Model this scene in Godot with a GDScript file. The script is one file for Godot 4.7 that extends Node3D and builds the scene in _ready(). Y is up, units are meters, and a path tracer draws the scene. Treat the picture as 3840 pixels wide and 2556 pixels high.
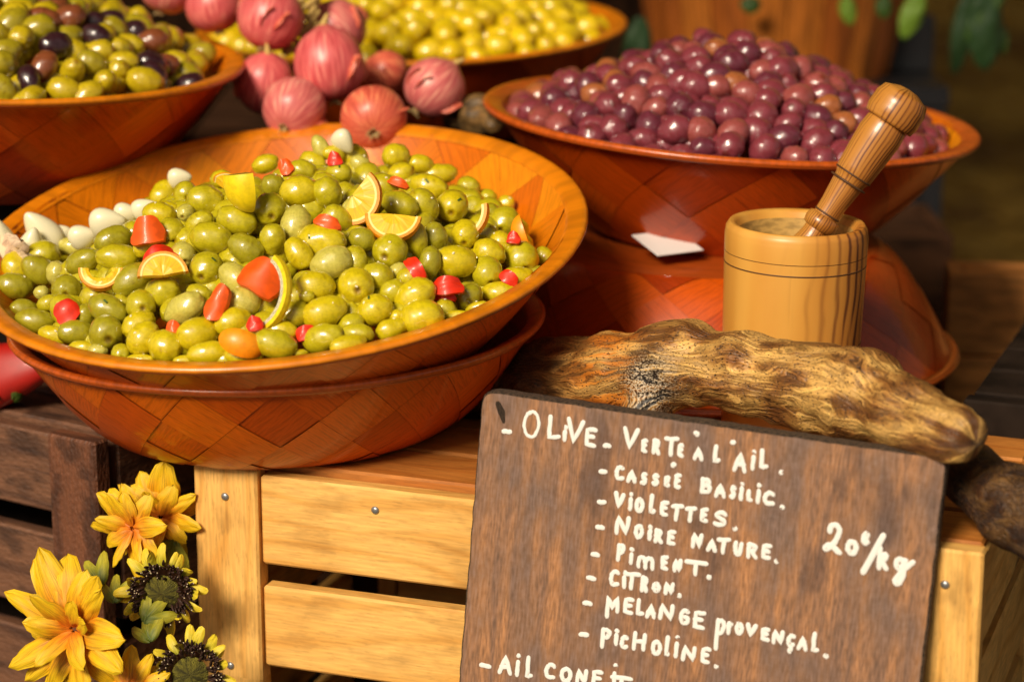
extends Node3D
# A market stall: wooden bowls of olives, rose onions, a mortar and a chalky price board on crates.

var M := {}
var T := {}
var used := {}
var rng := RandomNumberGenerator.new()
const CAM := Vector3(0.0, 0.446, 1.4)
const ORD := ["first", "second", "third", "fourth", "fifth", "sixth", "seventh", "eighth", "ninth", "tenth", "eleventh", "twelfth", "thirteenth", "fourteenth", "fifteenth", "sixteenth", "seventeenth", "eighteenth", "nineteenth", "twentieth", "twenty-first", "twenty-second"]


func _ready() -> void:
	rng.seed = 7
	camera_and_light()
	make_materials()
	setting()
	crates()
	bowls()
	green_olives()
	olive_heaps()
	onions()
	mortar_and_pestle()
	driftwood()
	price_board()
	sunflowers()
	planter()
	small_things()


func camera_and_light() -> void:
	var cam := Camera3D.new()
	cam.name = "camera"
	cam.position = CAM
	cam.rotation_degrees = Vector3(-15, 0, 0)
	cam.fov = 16.1
	cam.near = 0.05
	cam.far = 60.0
	var at := CameraAttributesPhysical.new()
	at.frustum_focal_length = 84.85
	at.frustum_focus_distance = 1.42
	at.frustum_near = 0.05
	at.frustum_far = 60.0
	at.exposure_aperture = 4.8
	cam.attributes = at
	add_child(cam)
	cam.current = true
	var e := Environment.new()
	e.background_mode = Environment.BG_SKY
	var sky := Sky.new()
	var sm := ProceduralSkyMaterial.new()
	sm.sky_top_color = Color(0.86, 0.86, 0.86)
	sm.sky_horizon_color = Color(0.92, 0.90, 0.86)
	sm.ground_horizon_color = Color(0.40, 0.35, 0.29)
	sm.ground_bottom_color = Color(0.26, 0.22, 0.17)
	sm.sky_curve = 0.2
	sm.sky_energy_multiplier = 0.34
	sky.sky_material = sm
	e.sky = sky
	e.tonemap_mode = Environment.TONE_MAPPER_LINEAR
	e.tonemap_exposure = 2.7
	e.sdfgi_enabled = true
	e.ssao_enabled = true
	e.ssil_enabled = true
	var w := WorldEnvironment.new()
	w.name = "environment"
	w.environment = e
	add_child(w)
	var sun := DirectionalLight3D.new()
	sun.name = "sun"
	sun.light_color = Color(1.0, 0.94, 0.84)
	sun.light_energy = 0.5
	sun.light_angular_distance = 18.0
	sun.shadow_enabled = true
	add_child(sun)
	sun.look_at_from_position(Vector3(-0.58, 0.84, 1.0), Vector3.ZERO)


# ---------------------------------------------------------------- naming
func numbered(n: String) -> String:
	if not used.has(n):
		used[n] = 0
		return n
	used[n] += 1
	return "%s_%03d" % [n, used[n]]


func tag(o: Node3D, label: String, category: String, group := "", kind := "") -> void:
	o.set_meta("label", label)
	o.set_meta("category", category)
	if group:
		o.set_meta("group", group)
	if kind:
		o.set_meta("kind", kind)


func thing(called: String, label: String, category: String, where := Transform3D(), group := "") -> Node3D:
	var o := Node3D.new()
	o.name = numbered(called)
	o.transform = where
	add_child(o)
	tag(o, label, category, group)
	return o


func part(called: String, mesh: Mesh, m: Material, parent: Node3D, where := Transform3D()) -> MeshInstance3D:
	var o := MeshInstance3D.new()
	o.name = called
	o.mesh = mesh
	o.material_override = m
	o.transform = where
	parent.add_child(o, true)
	return o


func solo(called: String, mesh: Mesh, m: Material, label: String, category: String, where := Transform3D(), group := "") -> MeshInstance3D:
	var o := MeshInstance3D.new()
	o.name = numbered(called)
	o.mesh = mesh
	o.material_override = m
	o.transform = where
	add_child(o)
	tag(o, label, category, group)
	return o


func structure(called: String, mesh: Mesh, m: Material, where := Transform3D()) -> void:
	var o := MeshInstance3D.new()
	o.name = numbered(called)
	o.mesh = mesh
	o.material_override = m
	o.transform = where
	o.set_meta("kind", "structure")
	add_child(o)


# ---------------------------------------------------------------- materials
func lin(r: float, g: float, b: float) -> Color:
	return Color(r, g, b).linear_to_srgb()


func noise(freq: float, octaves := 4, s := 1, kind := FastNoiseLite.TYPE_SIMPLEX_SMOOTH) -> FastNoiseLite:
	var n := FastNoiseLite.new()
	n.noise_type = kind
	n.seed = s
	n.frequency = freq
	n.fractal_octaves = octaves
	return n


func ramp(stops: Array) -> Gradient:
	var g := Gradient.new()
	var o := PackedFloat32Array()
	var c := PackedColorArray()
	for s in stops:
		o.append(s[0])
		c.append(s[1])
	g.offsets = o
	g.colors = c
	return g


func tex(n: FastNoiseLite, g: Gradient = null, size := 512, normal := false, bump := 4.0) -> NoiseTexture2D:
	var t := NoiseTexture2D.new()
	t.width = size
	t.height = size
	t.seamless = true
	t.noise = n
	if g:
		t.color_ramp = g
	t.as_normal_map = normal
	t.bump_strength = bump
	return t


func gray(v: float) -> Color:
	return Color(v, v, v)


func mat(c: Color, rough := 0.6, albedo: Texture2D = null, scale := Vector3.ONE) -> StandardMaterial3D:
	var m := StandardMaterial3D.new()
	m.albedo_color = c
	m.roughness = rough
	m.cull_mode = BaseMaterial3D.CULL_DISABLED
	if albedo:
		m.albedo_texture = albedo
		m.uv1_scale = scale
	return m


func tri(m: StandardMaterial3D, scale: Vector3, world := false) -> StandardMaterial3D:
	m.uv1_triplanar = true
	m.uv1_world_triplanar = world
	m.uv1_scale = scale
	return m


func coat(m: StandardMaterial3D, amount: float, rough: float) -> StandardMaterial3D:
	m.clearcoat_enabled = true
	m.clearcoat = amount
	m.clearcoat_roughness = rough
	return m


func bump(m: StandardMaterial3D, t: Texture2D, cm: float) -> StandardMaterial3D:
	m.heightmap_enabled = true
	m.heightmap_texture = t
	m.heightmap_scale = cm
	return m


func plank_image(seed_: int, pale: Color, dark: Color, knots: Array, rings: float, stain_shade := 0.20) -> ImageTexture:
	# sawn wood: growth rings cut lengthways, fibres along u, a few knots
	var w := 512
	var h := 256
	var im := Image.create(w, h, true, Image.FORMAT_RGB8)
	var n1 := noise(0.006, 3, seed_)
	var n2 := noise(0.02, 3, seed_ + 5)
	var n3 := noise(0.05, 2, seed_ + 9)
	var n4 := noise(0.012, 5, seed_ + 13)
	var n5 := noise(0.21, 2, seed_ + 17)
	for y in h:
		for x in w:
			var dx := 0.0
			var near := 0.0
			for k in knots:
				var d := Vector2((x - k.x) * 0.6, y - k.y)
				var l := d.length()
				dx += 26.0 * exp(-l * l / (k.z * k.z * 9.0)) * signf(d.y + 0.01)
				near = maxf(near, exp(-l * l / (k.z * k.z)))
			var v := y + dx + 26.0 * n1.get_noise_2d(x * 0.35, y * 1.0) + 3.0 * n2.get_noise_2d(x * 0.3, y * 2.0)
			var ring := 0.5 + 0.5 * sin(v * rings)
			ring = pow(ring, 6.0)
			var fib := 0.5 + 0.5 * n3.get_noise_2d(x * 0.16, y * 9.0)
			var t := clampf(0.50 * ring + 0.30 * fib + 0.3 * n2.get_noise_2d(x * 0.2 + 99.0, y * 0.5), 0.0, 1.0)
			var c := pale.lerp(dark, t)
			c = c.lerp(dark * 0.45, clampf(near * 1.2, 0.0, 0.9))
			# handling marks: soft smudges, and flecks along the fibre
			c = c.lerp(dark * 0.62, clampf((n4.get_noise_2d(x * 0.8, y * 1.3) - 0.08) * 3.0, 0.0, 1.0) * stain_shade)
			var fleck := n5.get_noise_2d(x * 0.22, y * 2.2)
			c = c.lerp(dark * 0.5, clampf((fleck - 0.35) * 4.0, 0.0, 1.0) * (0.06 + stain_shade * 0.35))
			c = c * (1.0 + 0.10 * n5.get_noise_2d(x * 0.1 + 70.0, y * 1.4))
			im.set_pixel(x, y, Color(clampf(c.r, 0, 1), clampf(c.g, 0, 1), clampf(c.b, 0, 1)))
	return ImageTexture.create_from_image(im)


func make_materials() -> void:
	T.grain = tex(noise(0.012, 5, 3), ramp([[0.0, gray(0.68)], [0.45, gray(0.90)], [0.62, gray(1.0)], [1.0, gray(0.8)]]), 512)
	T.blotch = tex(noise(0.012, 4, 11), ramp([[0.2, gray(0.62)], [0.5, gray(0.9)], [0.8, gray(1.0)]]), 512)
	T.height = tex(noise(0.03, 4, 21), null, 512)
	T.fine = tex(noise(0.09, 3, 31), null, 512)
	# veneer of the lacquered bowls, several tones
	T.veneer = tex(noise(0.010, 5, 4), ramp([[0.0, gray(0.80)], [0.45, gray(0.93)], [0.62, gray(1.0)], [1.0, gray(0.88)]]), 512)
	var tones := [lin(0.72, 0.115, 0.002), lin(0.66, 0.095, 0.002), lin(0.78, 0.145, 0.003), lin(0.58, 0.078, 0.001)]
	for i in 4:
		var m := mat(tones[i], 0.36, T.veneer, Vector3(1.2, 13.0, 1))
		m.uv1_offset = Vector3(0.13 * i, 0.31 * i, 0)
		m.metallic_specular = 0.35
		M["veneer%d" % i] = coat(m, 0.30, 0.09)
		var shaded_m := mat([lin(0.52, 0.062, 0.001), lin(0.44, 0.048, 0.001), lin(0.60, 0.085, 0.002), lin(0.36, 0.036, 0.001)][i], 0.36, T.veneer, Vector3(1.2, 13.0, 1))  # darker, redder copy: the shade on the back bowls is painted in
		shaded_m.uv1_offset = Vector3(0.19 * i, 0.41 * i, 0)
		shaded_m.metallic_specular = 0.4
		M["deep%d" % i] = coat(shaded_m, 0.35, 0.09)
		var inn := mat([lin(0.78, 0.21, 0.002), lin(0.70, 0.155, 0.002), lin(0.84, 0.27, 0.004), lin(0.74, 0.18, 0.002)][i], 0.40, T.veneer, Vector3(1.2, 13.0, 1))
		inn.uv1_offset = Vector3(0.17 * i, 0.23 * i, 0)
		inn.metallic_specular = 0.35
		M["inner%d" % i] = coat(inn, 0.16, 0.2)
	M.shell = coat(mat(lin(0.42, 0.070, 0.004), 0.45, T.grain, Vector3(1, 6, 1)), 0.4, 0.2)
	M.rim = coat(mat(lin(0.80, 0.235, 0.003), 0.4, T.veneer, Vector3(8, 0.3, 1)), 0.3, 0.15)
	M.rim_red = coat(mat(lin(0.58, 0.10, 0.006), 0.4, T.veneer, Vector3(24, 2, 1)), 0.4, 0.2)
	# crates
	var pine := Color(0.94, 0.73, 0.40)
	var pine_d := Color(0.82, 0.57, 0.24)
	T.pine0 = plank_image(41, pine, pine_d, [Vector3(440, 205, 13)], 0.22)
	T.pine1 = plank_image(57, pine, pine_d, [], 0.16)
	T.pine2 = plank_image(77, pine, pine_d, [Vector3(120, 60, 10)], 0.2, 0.3)
	for i in 3:
		M["pine%d" % i] = bump(mat(Color(1, 1, 1), 0.62, T["pine%d" % i], Vector3(3.2, 6.5, 1)), T["pine%d" % i], 0.05)
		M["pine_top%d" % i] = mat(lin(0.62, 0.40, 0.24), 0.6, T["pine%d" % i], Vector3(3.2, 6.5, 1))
	T.dark_wood = plank_image(91, Color(0.46, 0.31, 0.22), Color(0.24, 0.15, 0.11), [], 0.12, 0.5)
	T.scuff = tex(noise(0.02, 5, 95), ramp([[0.35, gray(0.55)], [0.55, gray(1.0)], [0.8, gray(1.35)]]), 512)
	M.dark_wood = bump(mat(Color(1, 1, 1), 0.55, T.dark_wood, Vector3(3.0, 6.0, 1)), T.fine, 0.06)
	M.dark_wood_worn = bump(mat(lin(1.0, 0.80, 0.66), 0.6, T.dark_wood, Vector3(4.0, 7.0, 1)), T.fine, 0.08)
	M.black_wood = mat(lin(0.022, 0.014, 0.010), 0.8, T.blotch, Vector3(3, 3, 1))
	M.brown_wood = mat(lin(0.055, 0.022, 0.009), 0.75, T.blotch, Vector3(2, 6, 1))
	M.orange_wood = mat(lin(0.72, 0.28, 0.06), 0.6, T.grain, Vector3(3, 12, 1))
	M.black_wood.metallic_specular = 0.2
	M.brown_wood.metallic_specular = 0.25
	M.black_metal = mat(lin(0.012, 0.012, 0.014), 0.4)
	M.nail = mat(lin(0.42, 0.42, 0.42), 0.35)
	M.nail.metallic = 0.8
	# olives
	var skins := {"green0": lin(0.74, 0.585, 0.007), "green1": lin(0.60, 0.51, 0.010), "green2": lin(0.43, 0.375, 0.014), "green3": lin(0.68, 0.60, 0.11), "purple0": lin(0.26, 0.042, 0.066), "purple1": lin(0.37, 0.080, 0.080), "purple2": lin(0.44, 0.135, 0.045), "purple3": lin(0.16, 0.026, 0.052), "yellow0": lin(0.90, 0.63, 0.003), "yellow1": lin(0.80, 0.58, 0.004), "mixed0": lin(0.62, 0.46, 0.008), "mixed1": lin(0.44, 0.35, 0.012), "black0": lin(0.040, 0.010, 0.018), "brown0": lin(0.26, 0.07, 0.025)}
	T.skin = tex(noise(0.011, 5, 61), ramp([[0.25, Color(0.90, 0.90, 0.84)], [0.5, Color(0.97, 0.97, 0.95)], [0.75, Color(1, 1, 1)]]), 512)
	for k in skins:
		var m := tri(mat(skins[k], 0.34, T.skin), Vector3(0.8, 0.8, 0.8))
		m.vertex_color_use_as_albedo = true
		bump(m, T.fine, 0.007)
		coat(m, 0.9, 0.09)
		M[k] = m
	M.orange_rind = coat(bump(tri(mat(lin(0.96, 0.33, 0.004), 0.42, T.skin), Vector3(30, 30, 30)), T.fine, 0.01), 0.25, 0.25)
	M.orange_flesh = coat(mat(lin(1.0, 0.58, 0.012), 0.45, T.veneer, Vector3(3.0, 0.25, 1)), 0.2, 0.2)
	M.pith = mat(lin(0.95, 0.74, 0.26), 0.5)
	M.lemon_rind = coat(tri(mat(lin(0.98, 0.73, 0.008), 0.4, T.skin), Vector3(30, 30, 30)), 0.3, 0.2)
	bump(M.lemon_rind, T.fine, 0.008)
	M.lemon_flesh = coat(mat(lin(0.80, 0.58, 0.03), 0.4, T.blotch, Vector3(2, 2, 1)), 0.6, 0.15)
	M.lemon_pith = mat(lin(0.76, 0.70, 0.48), 0.5, T.blotch, Vector3(2, 2, 1))
	M.red_pepper = coat(mat(lin(0.80, 0.026, 0.002), 0.5, T.skin, Vector3(1, 1, 1)), 0.2, 0.12)
	M.deep_red = coat(mat(lin(0.42, 0.008, 0.003), 0.5, T.skin, Vector3(1, 1, 1)), 0.3, 0.1)
	M.orange_pepper = coat(mat(lin(0.90, 0.105, 0.002), 0.5, T.skin, Vector3(1, 1, 1)), 0.2, 0.12)
	M.garlic = coat(tri(mat(lin(0.92, 0.84, 0.60), 0.4, T.skin), Vector3(20, 20, 20)), 0.4, 0.2)
	M.garlic_skin = mat(lin(0.95, 0.74, 0.52), 0.5, T.grain, Vector3(1, 4, 1))
	M.herb = mat(lin(0.05, 0.10, 0.015), 0.5)
	M.paper = mat(lin(0.78, 0.76, 0.74), 0.7)
	# onions: papery skin with streaks from root to neck
	T.streak = tex(noise(0.03, 4, 71), ramp([[0.15, Color(0.72, 0.31, 0.31)], [0.45, Color(0.83, 0.42, 0.41)], [0.62, Color(0.87, 0.49, 0.46)], [0.9, Color(0.95, 0.72, 0.61)]]), 512)
	for i in 3:
		var m := mat([Color(1, 0.86, 0.9), Color(1, 1, 1), Color(1.0, 0.9, 0.72)][i], 0.42, T.streak, Vector3(3.0, 0.16, 1))
		m.uv1_offset = Vector3(0.3 * i, 0.4 * i, 0)
		M["onion%d" % i] = coat(bump(m, T.fine, 0.006), 0.2, 0.25)
	M.onion_root = mat(lin(0.42, 0.28, 0.11), 0.8)
	M.straw = mat(lin(0.55, 0.36, 0.10), 0.7)
	# olive wood of the mortar: pale with a bundle of dark growth lines on one side
	M.olive_wood = coat(mat(Color(1, 1, 1), 0.45, olive_wood_image(0.80, 512, 256, 5, 0.10), Vector3.ONE), 0.25, 0.3)
	M.olive_wood_in = mat(lin(0.60, 0.36, 0.10), 0.55, T.grain, Vector3(2, 6, 1))
	M.pestle_wood = coat(mat(Color(1, 1, 1), 0.4, olive_wood_image(0.50, 512, 256, 8, 0.30, Color(0.62, 0.36, 0.13)), Vector3.ONE), 0.45, 0.2)
	M.groove = mat(lin(0.09, 0.035, 0.010), 0.6)
	# driftwood
	T.fibre = tex(noise(0.035, 5, 83), ramp([[0.20, gray(0.45)], [0.42, gray(0.86)], [0.55, gray(1.0)], [0.70, gray(1.0)], [0.85, gray(0.75)]]), 1024)
	T.fibre_h = tex(noise(0.035, 5, 83), null, 1024)
	T.pits = tex(noise(0.05, 2, 85, FastNoiseLite.TYPE_CELLULAR), ramp([[0.0, gray(0.15)], [0.10, gray(0.35)], [0.2, gray(1.0)], [1.0, gray(1.0)]]), 512)
	var dw := tri(mat(Color(1, 1, 1), 0.5, T.fibre), Vector3(2.6, 10, 6), true)
	dw.vertex_color_use_as_albedo = true
	dw.detail_enabled = true
	dw.detail_albedo = T.pits
	dw.detail_blend_mode = BaseMaterial3D.BLEND_MODE_MUL
	dw.detail_uv_layer = BaseMaterial3D.DETAIL_UV_2
	dw.uv2_triplanar = true
	dw.uv2_world_triplanar = true
	dw.uv2_scale = Vector3(9, 12, 12)
	M.root = bump(dw, T.fibre_h, 0.06)
	var dimg := driftwood_images()
	M.driftwood = bump(mat(Color(0.92, 0.88, 0.82), 0.5, dimg[0]), dimg[1], 0.10)
	M.dark_branch = bump(mat(Color(0.42, 0.36, 0.32), 0.6, dimg[0]), dimg[1], 0.2)
	# price board
	M.board = coat(bump(mat(Color(1, 1, 1), 0.5, board_image(), Vector3.ONE), T.fine, 0.02), 0.15, 0.35)
	M.board_edge = bump(mat(lin(0.13, 0.078, 0.045), 0.7, T.scuff, Vector3(6, 6, 1)), T.fine, 0.1)
	M.white_paint = mat(lin(0.84, 0.80, 0.75), 0.55)
	# flowers
	M.petal = mat(Color(1, 1, 1), 0.6, T.grain, Vector3(0.25, 3.0, 1))
	M.petal.vertex_color_use_as_albedo = true
	M.petal.backlight_enabled = true
	M.petal.backlight = Color(0.35, 0.25, 0.05)
	M.sepal = mat(Color(1, 1, 1), 0.6, T.grain, Vector3(0.25, 3.0, 1))
	M.sepal.vertex_color_use_as_albedo = true
	M.floret = mat(lin(0.035, 0.012, 0.006), 0.6)
	M.floret_tip = mat(lin(0.62, 0.50, 0.30), 0.6)
	M.flower_eye = bump(mat(lin(0.26, 0.22, 0.018), 0.8, T.blotch, Vector3(2, 2, 1)), T.fine, 0.3)
	M.leaf = coat(mat(lin(0.05, 0.11, 0.012), 0.5, T.blotch, Vector3(1, 2, 1)), 0.2, 0.3)
	M.leaf.backlight_enabled = true
	M.leaf.backlight = Color(0.15, 0.3, 0.03)
	M.leaf_light = mat(lin(0.14, 0.24, 0.02), 0.5)
	M.leaf_dark = mat(lin(0.018, 0.05, 0.012), 0.5)
	M.stave0 = mat(lin(0.46, 0.115, 0.012), 0.5, T.grain, Vector3(0.4, 5, 1))
	M.stave1 = mat(lin(0.36, 0.085, 0.010), 0.5, T.grain, Vector3(0.4, 5, 1))
	M.stave2 = mat(lin(0.58, 0.17, 0.018), 0.5, T.grain, Vector3(0.4, 5, 1))
	T.wall = tex(noise(0.008, 5, 101), ramp([[0.25, Color(0.52, 0.38, 0.16)], [0.5, Color(0.64, 0.49, 0.19)], [0.75, Color(0.74, 0.58, 0.24)]]), 512)
	M.wall = bump(tri(mat(Color(1, 1, 1), 0.9, T.wall), Vector3(0.9, 2.2, 0.9), true), T.height, 3.0)
	M.ground = tri(mat(lin(0.20, 0.16, 0.12), 0.9, T.blotch), Vector3(1, 1, 1), true)
	M.canvas = mat(lin(0.20, 0.12, 0.05), 0.9)  # cloth of the added shade over the stall, out of view
	M.table = mat(lin(0.06, 0.038, 0.024), 0.6, T.grain, Vector3(4, 16, 1))


func olive_wood_image(centre: float, w: int, h: int, seed_: int, spread: float, deep := Color(0.74, 0.43, 0.14)) -> ImageTexture:
	# u runs round the piece, v along it: growth lines stand upright, crowded and dark near «centre»
	var im := Image.create(w, h, true, Image.FORMAT_RGB8)
	var n1 := noise(0.008, 3, seed_)
	var n2 := noise(0.03, 3, seed_ + 3)
	var n3 := noise(0.02, 2, seed_ + 6)
	for y in h:
		for x in w:
			var u := float(x) / w
			var a := u * TAU
			var wob := n1.get_noise_3d(cos(a) * 60.0, sin(a) * 60.0, y * 0.5)
			var d := absf(wrapf(u - centre + 0.05 * wob, -0.5, 0.5)) / spread
			var heart := exp(-d * d)
			var line := 0.5 + 0.5 * sin((u + 0.035 * wob + 0.008 * n2.get_noise_2d(x * 0.5, y * 0.3)) * TAU * 34.0)
			line = pow(line, 3.0) * clampf(0.65 + 1.6 * n2.get_noise_2d(u * 900.0, y * 0.05), 0.0, 1.0)
			var soft := 0.5 + 0.5 * n3.get_noise_3d(cos(a) * 90.0, sin(a) * 90.0, y * 0.12)
			var c := Color(0.90, 0.69, 0.33).lerp(Color(0.80, 0.54, 0.21), soft)
			c = c.lerp(deep, heart * 0.75)
			c = c.lerp(Color(0.30, 0.13, 0.04), clampf(line * heart * 1.1, 0.0, 0.9))
			im.set_pixel(x, y, c)
	return ImageTexture.create_from_image(im)


func board_image() -> ImageTexture:
	# stained pine: upright grain, grey-blue wear, dark blots low down
	var w := 640
	var h := 640
	var im := Image.create(w, h, true, Image.FORMAT_RGB8)
	var n1 := noise(0.05, 3, 5)
	var n2 := noise(0.006, 4, 8)
	var n3 := noise(0.011, 4, 12)
	var n4 := noise(0.16, 2, 15)
	for y in h:
		for x in w:
			var g := n1.get_noise_2d(x * 1.0 + 6.0 * n2.get_noise_2d(x, y * 0.4), y * 0.06)
			var f := n4.get_noise_2d(x * 1.6, y * 0.22)
			var blot := n2.get_noise_2d(x * 1.3 + 300.0, y * 0.55)
			var wear := n3.get_noise_2d(x, y * 0.6 + 500.0)
			var c := Color(0.49, 0.36, 0.28).lerp(Color(0.65, 0.45, 0.29), clampf(0.5 + 0.8 * g + 0.25 * blot, 0.0, 1.0))
			c = c.lerp(Color(0.42, 0.34, 0.31), clampf(0.15 + 1.0 * wear + 0.5 * f, 0.0, 0.75))
			c = c.lerp(Color(0.25, 0.18, 0.16), clampf((blot - 0.30) * 2.0, 0.0, 0.40))
			c = c * (1.0 + 0.26 * f)
			im.set_pixel(x, y, Color(clampf(c.r, 0, 1), clampf(c.g, 0, 1), clampf(c.b, 0, 1)))
	return ImageTexture.create_from_image(im)


# ---------------------------------------------------------------- shapes
func begin() -> SurfaceTool:
	var st := SurfaceTool.new()
	st.begin(Mesh.PRIMITIVE_TRIANGLES)
	return st


func face3(st: SurfaceTool, a: Vector3, b: Vector3, c: Vector3, out: Vector3, ua := Vector2.ZERO, ub := Vector2.ZERO, uc := Vector2.ZERO) -> void:
	if (a - c).cross(a - b).dot(out) < 0.0:
		var t := b
		b = c
		c = t
		var tu := ub
		ub = uc
		uc = tu
	st.set_uv(ua)
	st.add_vertex(a)
	st.set_uv(ub)
	st.add_vertex(b)
	st.set_uv(uc)
	st.add_vertex(c)


func flat_uv(p: Vector3, axis: int, along: int, off: Vector2) -> Vector2:
	# texture runs along the grain axis; metres
	var other := 3 - axis - along if axis != along else (along + 1) % 3
	if axis == along:
		return Vector2(p[(along + 2) % 3] * 0.4, p[other]) + off
	return Vector2(p[along], p[other]) + off


func chamfer_box(st: SurfaceTool, centre: Vector3, size: Vector3, b: float, along := 0, off := Vector2.ZERO) -> void:
	var h := size * 0.5
	for ax in 3:
		var a1 := (ax + 1) % 3
		var a2 := (ax + 2) % 3
		for s in [-1.0, 1.0]:
			var q := []
			for k in [[-1, -1], [1, -1], [1, 1], [-1, 1]]:
				var p := Vector3.ZERO
				p[ax] = s * h[ax]
				p[a1] = k[0] * (h[a1] - b)
				p[a2] = k[1] * (h[a2] - b)
				q.append(p)
			var n := Vector3.ZERO
			n[ax] = s
			face3(st, centre + q[0], centre + q[1], centre + q[2], n, flat_uv(q[0], ax, along, off), flat_uv(q[1], ax, along, off), flat_uv(q[2], ax, along, off))
			face3(st, centre + q[0], centre + q[2], centre + q[3], n, flat_uv(q[0], ax, along, off), flat_uv(q[2], ax, along, off), flat_uv(q[3], ax, along, off))
		for s1 in [-1.0, 1.0]:
			for s2 in [-1.0, 1.0]:
				var q := []
				for k in [[-1, 0], [1, 0], [1, 1], [-1, 1]]:
					var p := Vector3.ZERO
					p[ax] = k[0] * (h[ax] - b)
					p[a1] = s1 * (h[a1] - (b if k[1] == 1 else 0.0))
					p[a2] = s2 * (h[a2] - (b if k[1] == 0 else 0.0))
					q.append(p)
				var n := Vector3.ZERO
				n[a1] = s1
				n[a2] = s2
				var f := a1 if a1 != along else a2
				face3(st, centre + q[0], centre + q[1], centre + q[2], n, flat_uv(q[0], f, along, off), flat_uv(q[1], f, along, off), flat_uv(q[2], f, along, off))
				face3(st, centre + q[0], centre + q[2], centre + q[3], n, flat_uv(q[0], f, along, off), flat_uv(q[2], f, along, off), flat_uv(q[3], f, along, off))
	for sx in [-1.0, 1.0]:
		for sy in [-1.0, 1.0]:
			for sz in [-1.0, 1.0]:
				var s := Vector3(sx, sy, sz)
				var p := []
				for ax in 3:
					var v := Vector3(sx * (h.x - b), sy * (h.y - b), sz * (h.z - b))
					v[ax] = s[ax] * h[ax]
					p.append(centre + v)
				face3(st, p[0], p[1], p[2], s)


func box_mesh(size: Vector3, b: float, along := 0, off := Vector2.ZERO) -> ArrayMesh:
	var st := begin()
	st.set_smooth_group(-1)
	chamfer_box(st, Vector3.ZERO, size, b, along, off)
	st.generate_normals()
	return st.commit()


func grid(st: SurfaceTool, rows: Array, uvs: Array, cols: Array = [], flip := false) -> void:
	# rows: arrays of points of equal length
	for i in rows.size() - 1:
		for j in rows[i].size() - 1:
			var id := [[i, j], [i, j + 1], [i + 1, j + 1], [i, j], [i + 1, j + 1], [i + 1, j]]
			if flip:
				id = [[i, j], [i + 1, j + 1], [i, j + 1], [i, j], [i + 1, j], [i + 1, j + 1]]
			var d := [rows[id[0][0]][id[0][1]], rows[id[1][0]][id[1][1]], rows[id[2][0]][id[2][1]], rows[id[5][0]][id[5][1]], rows[id[4][0]][id[4][1]]]
			for k in 6:
				# leave out faces without area
				var base := 0 if k < 3 else 3
				var A: Vector3 = rows[id[base][0]][id[base][1]]
				var B: Vector3 = rows[id[base + 1][0]][id[base + 1][1]]
				var Cc: Vector3 = rows[id[base + 2][0]][id[base + 2][1]]
				if (B - A).cross(Cc - A).length_squared() < 1e-18:
					continue
				var a: int = id[k][0]
				var b: int = id[k][1]
				st.set_uv(uvs[a][b])
				if cols.size():
					st.set_color(cols[a][b])
				st.add_vertex(rows[a][b])


func finish(st: SurfaceTool) -> ArrayMesh:
	st.index()
	st.generate_normals()
	return st.commit()


func lathe_mesh(prof: Array, seg := 64, wobble := 0.0, seed_ := 1) -> ArrayMesh:
	# prof: Vector2(r, y) from bottom outside to top to inside
	var st := begin()
	var rows := []
	var uvs := []
	var n := noise(0.7, 2, seed_)
	var len := 0.0
	for i in prof.size():
		if i:
			len += prof[i].distance_to(prof[i - 1])
		var r := []
		var u := []
		for j in seg + 1:
			var a := TAU * j / seg
			var k := 1.0 + wobble * n.get_noise_3d(cos(a) * 2.0, sin(a) * 2.0, prof[i].y * 40.0)
			if j == seg:
				r.append(r[0])
			else:
				r.append(Vector3(cos(a) * prof[i].x * k, prof[i].y, sin(a) * prof[i].x * k))
			u.append(Vector2(float(j) / seg, len * 4.0))
		rows.append(r)
		uvs.append(u)
	grid(st, rows, uvs)
	return finish(st)


func tube_mesh(pts: Array, radii: Array, seg := 10, flat := 1.0, flat_dir := Vector3.BACK) -> ArrayMesh:
	var st := begin()
	add_tube(st, pts, radii, seg, flat, flat_dir)
	return finish(st)


func add_tube(st: SurfaceTool, pts: Array, radii: Array, seg := 10, flat := 1.0, flat_dir := Vector3.BACK) -> void:
	var rows := []
	var uvs := []
	var n := pts.size()
	var P := [pts[0]]
	var Rr := [0.0]
	var t0: Vector3 = (pts[0] - pts[1]).normalized()
	var t1: Vector3 = (pts[n - 1] - pts[n - 2]).normalized()
	P.clear()
	Rr.clear()
	for k in [[1.0, 0.0], [0.8, 0.6]]:
		P.append(pts[0] + t0 * radii[0] * k[0])
		Rr.append(radii[0] * k[1])
	for i in n:
		P.append(pts[i])
		Rr.append(radii[i])
	for k in [[0.8, 0.6], [1.0, 0.0]]:
		P.append(pts[n - 1] + t1 * radii[n - 1] * k[0])
		Rr.append(radii[n - 1] * k[1])
	var len := 0.0
	for i in P.size():
		var t: Vector3 = (P[mini(i + 1, P.size() - 1)] - P[maxi(i - 1, 0)]).normalized()
		var side := t.cross(flat_dir)
		if side.length() < 0.05:
			side = t.cross(Vector3(0.3, 0.9, 0.1))
		side = side.normalized()
		var up := side.cross(t).normalized()
		if i:
			len += P[i].distance_to(P[i - 1])
		var r := []
		var u := []
		for j in seg + 1:
			var a := TAU * (j % seg) / seg
			r.append(P[i] + (side * cos(a) + up * sin(a) * flat) * Rr[i])
			u.append(Vector2(len * 10.0, float(j) / seg))
		rows.append(r)
		uvs.append(u)
	grid(st, rows, uvs)


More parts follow.
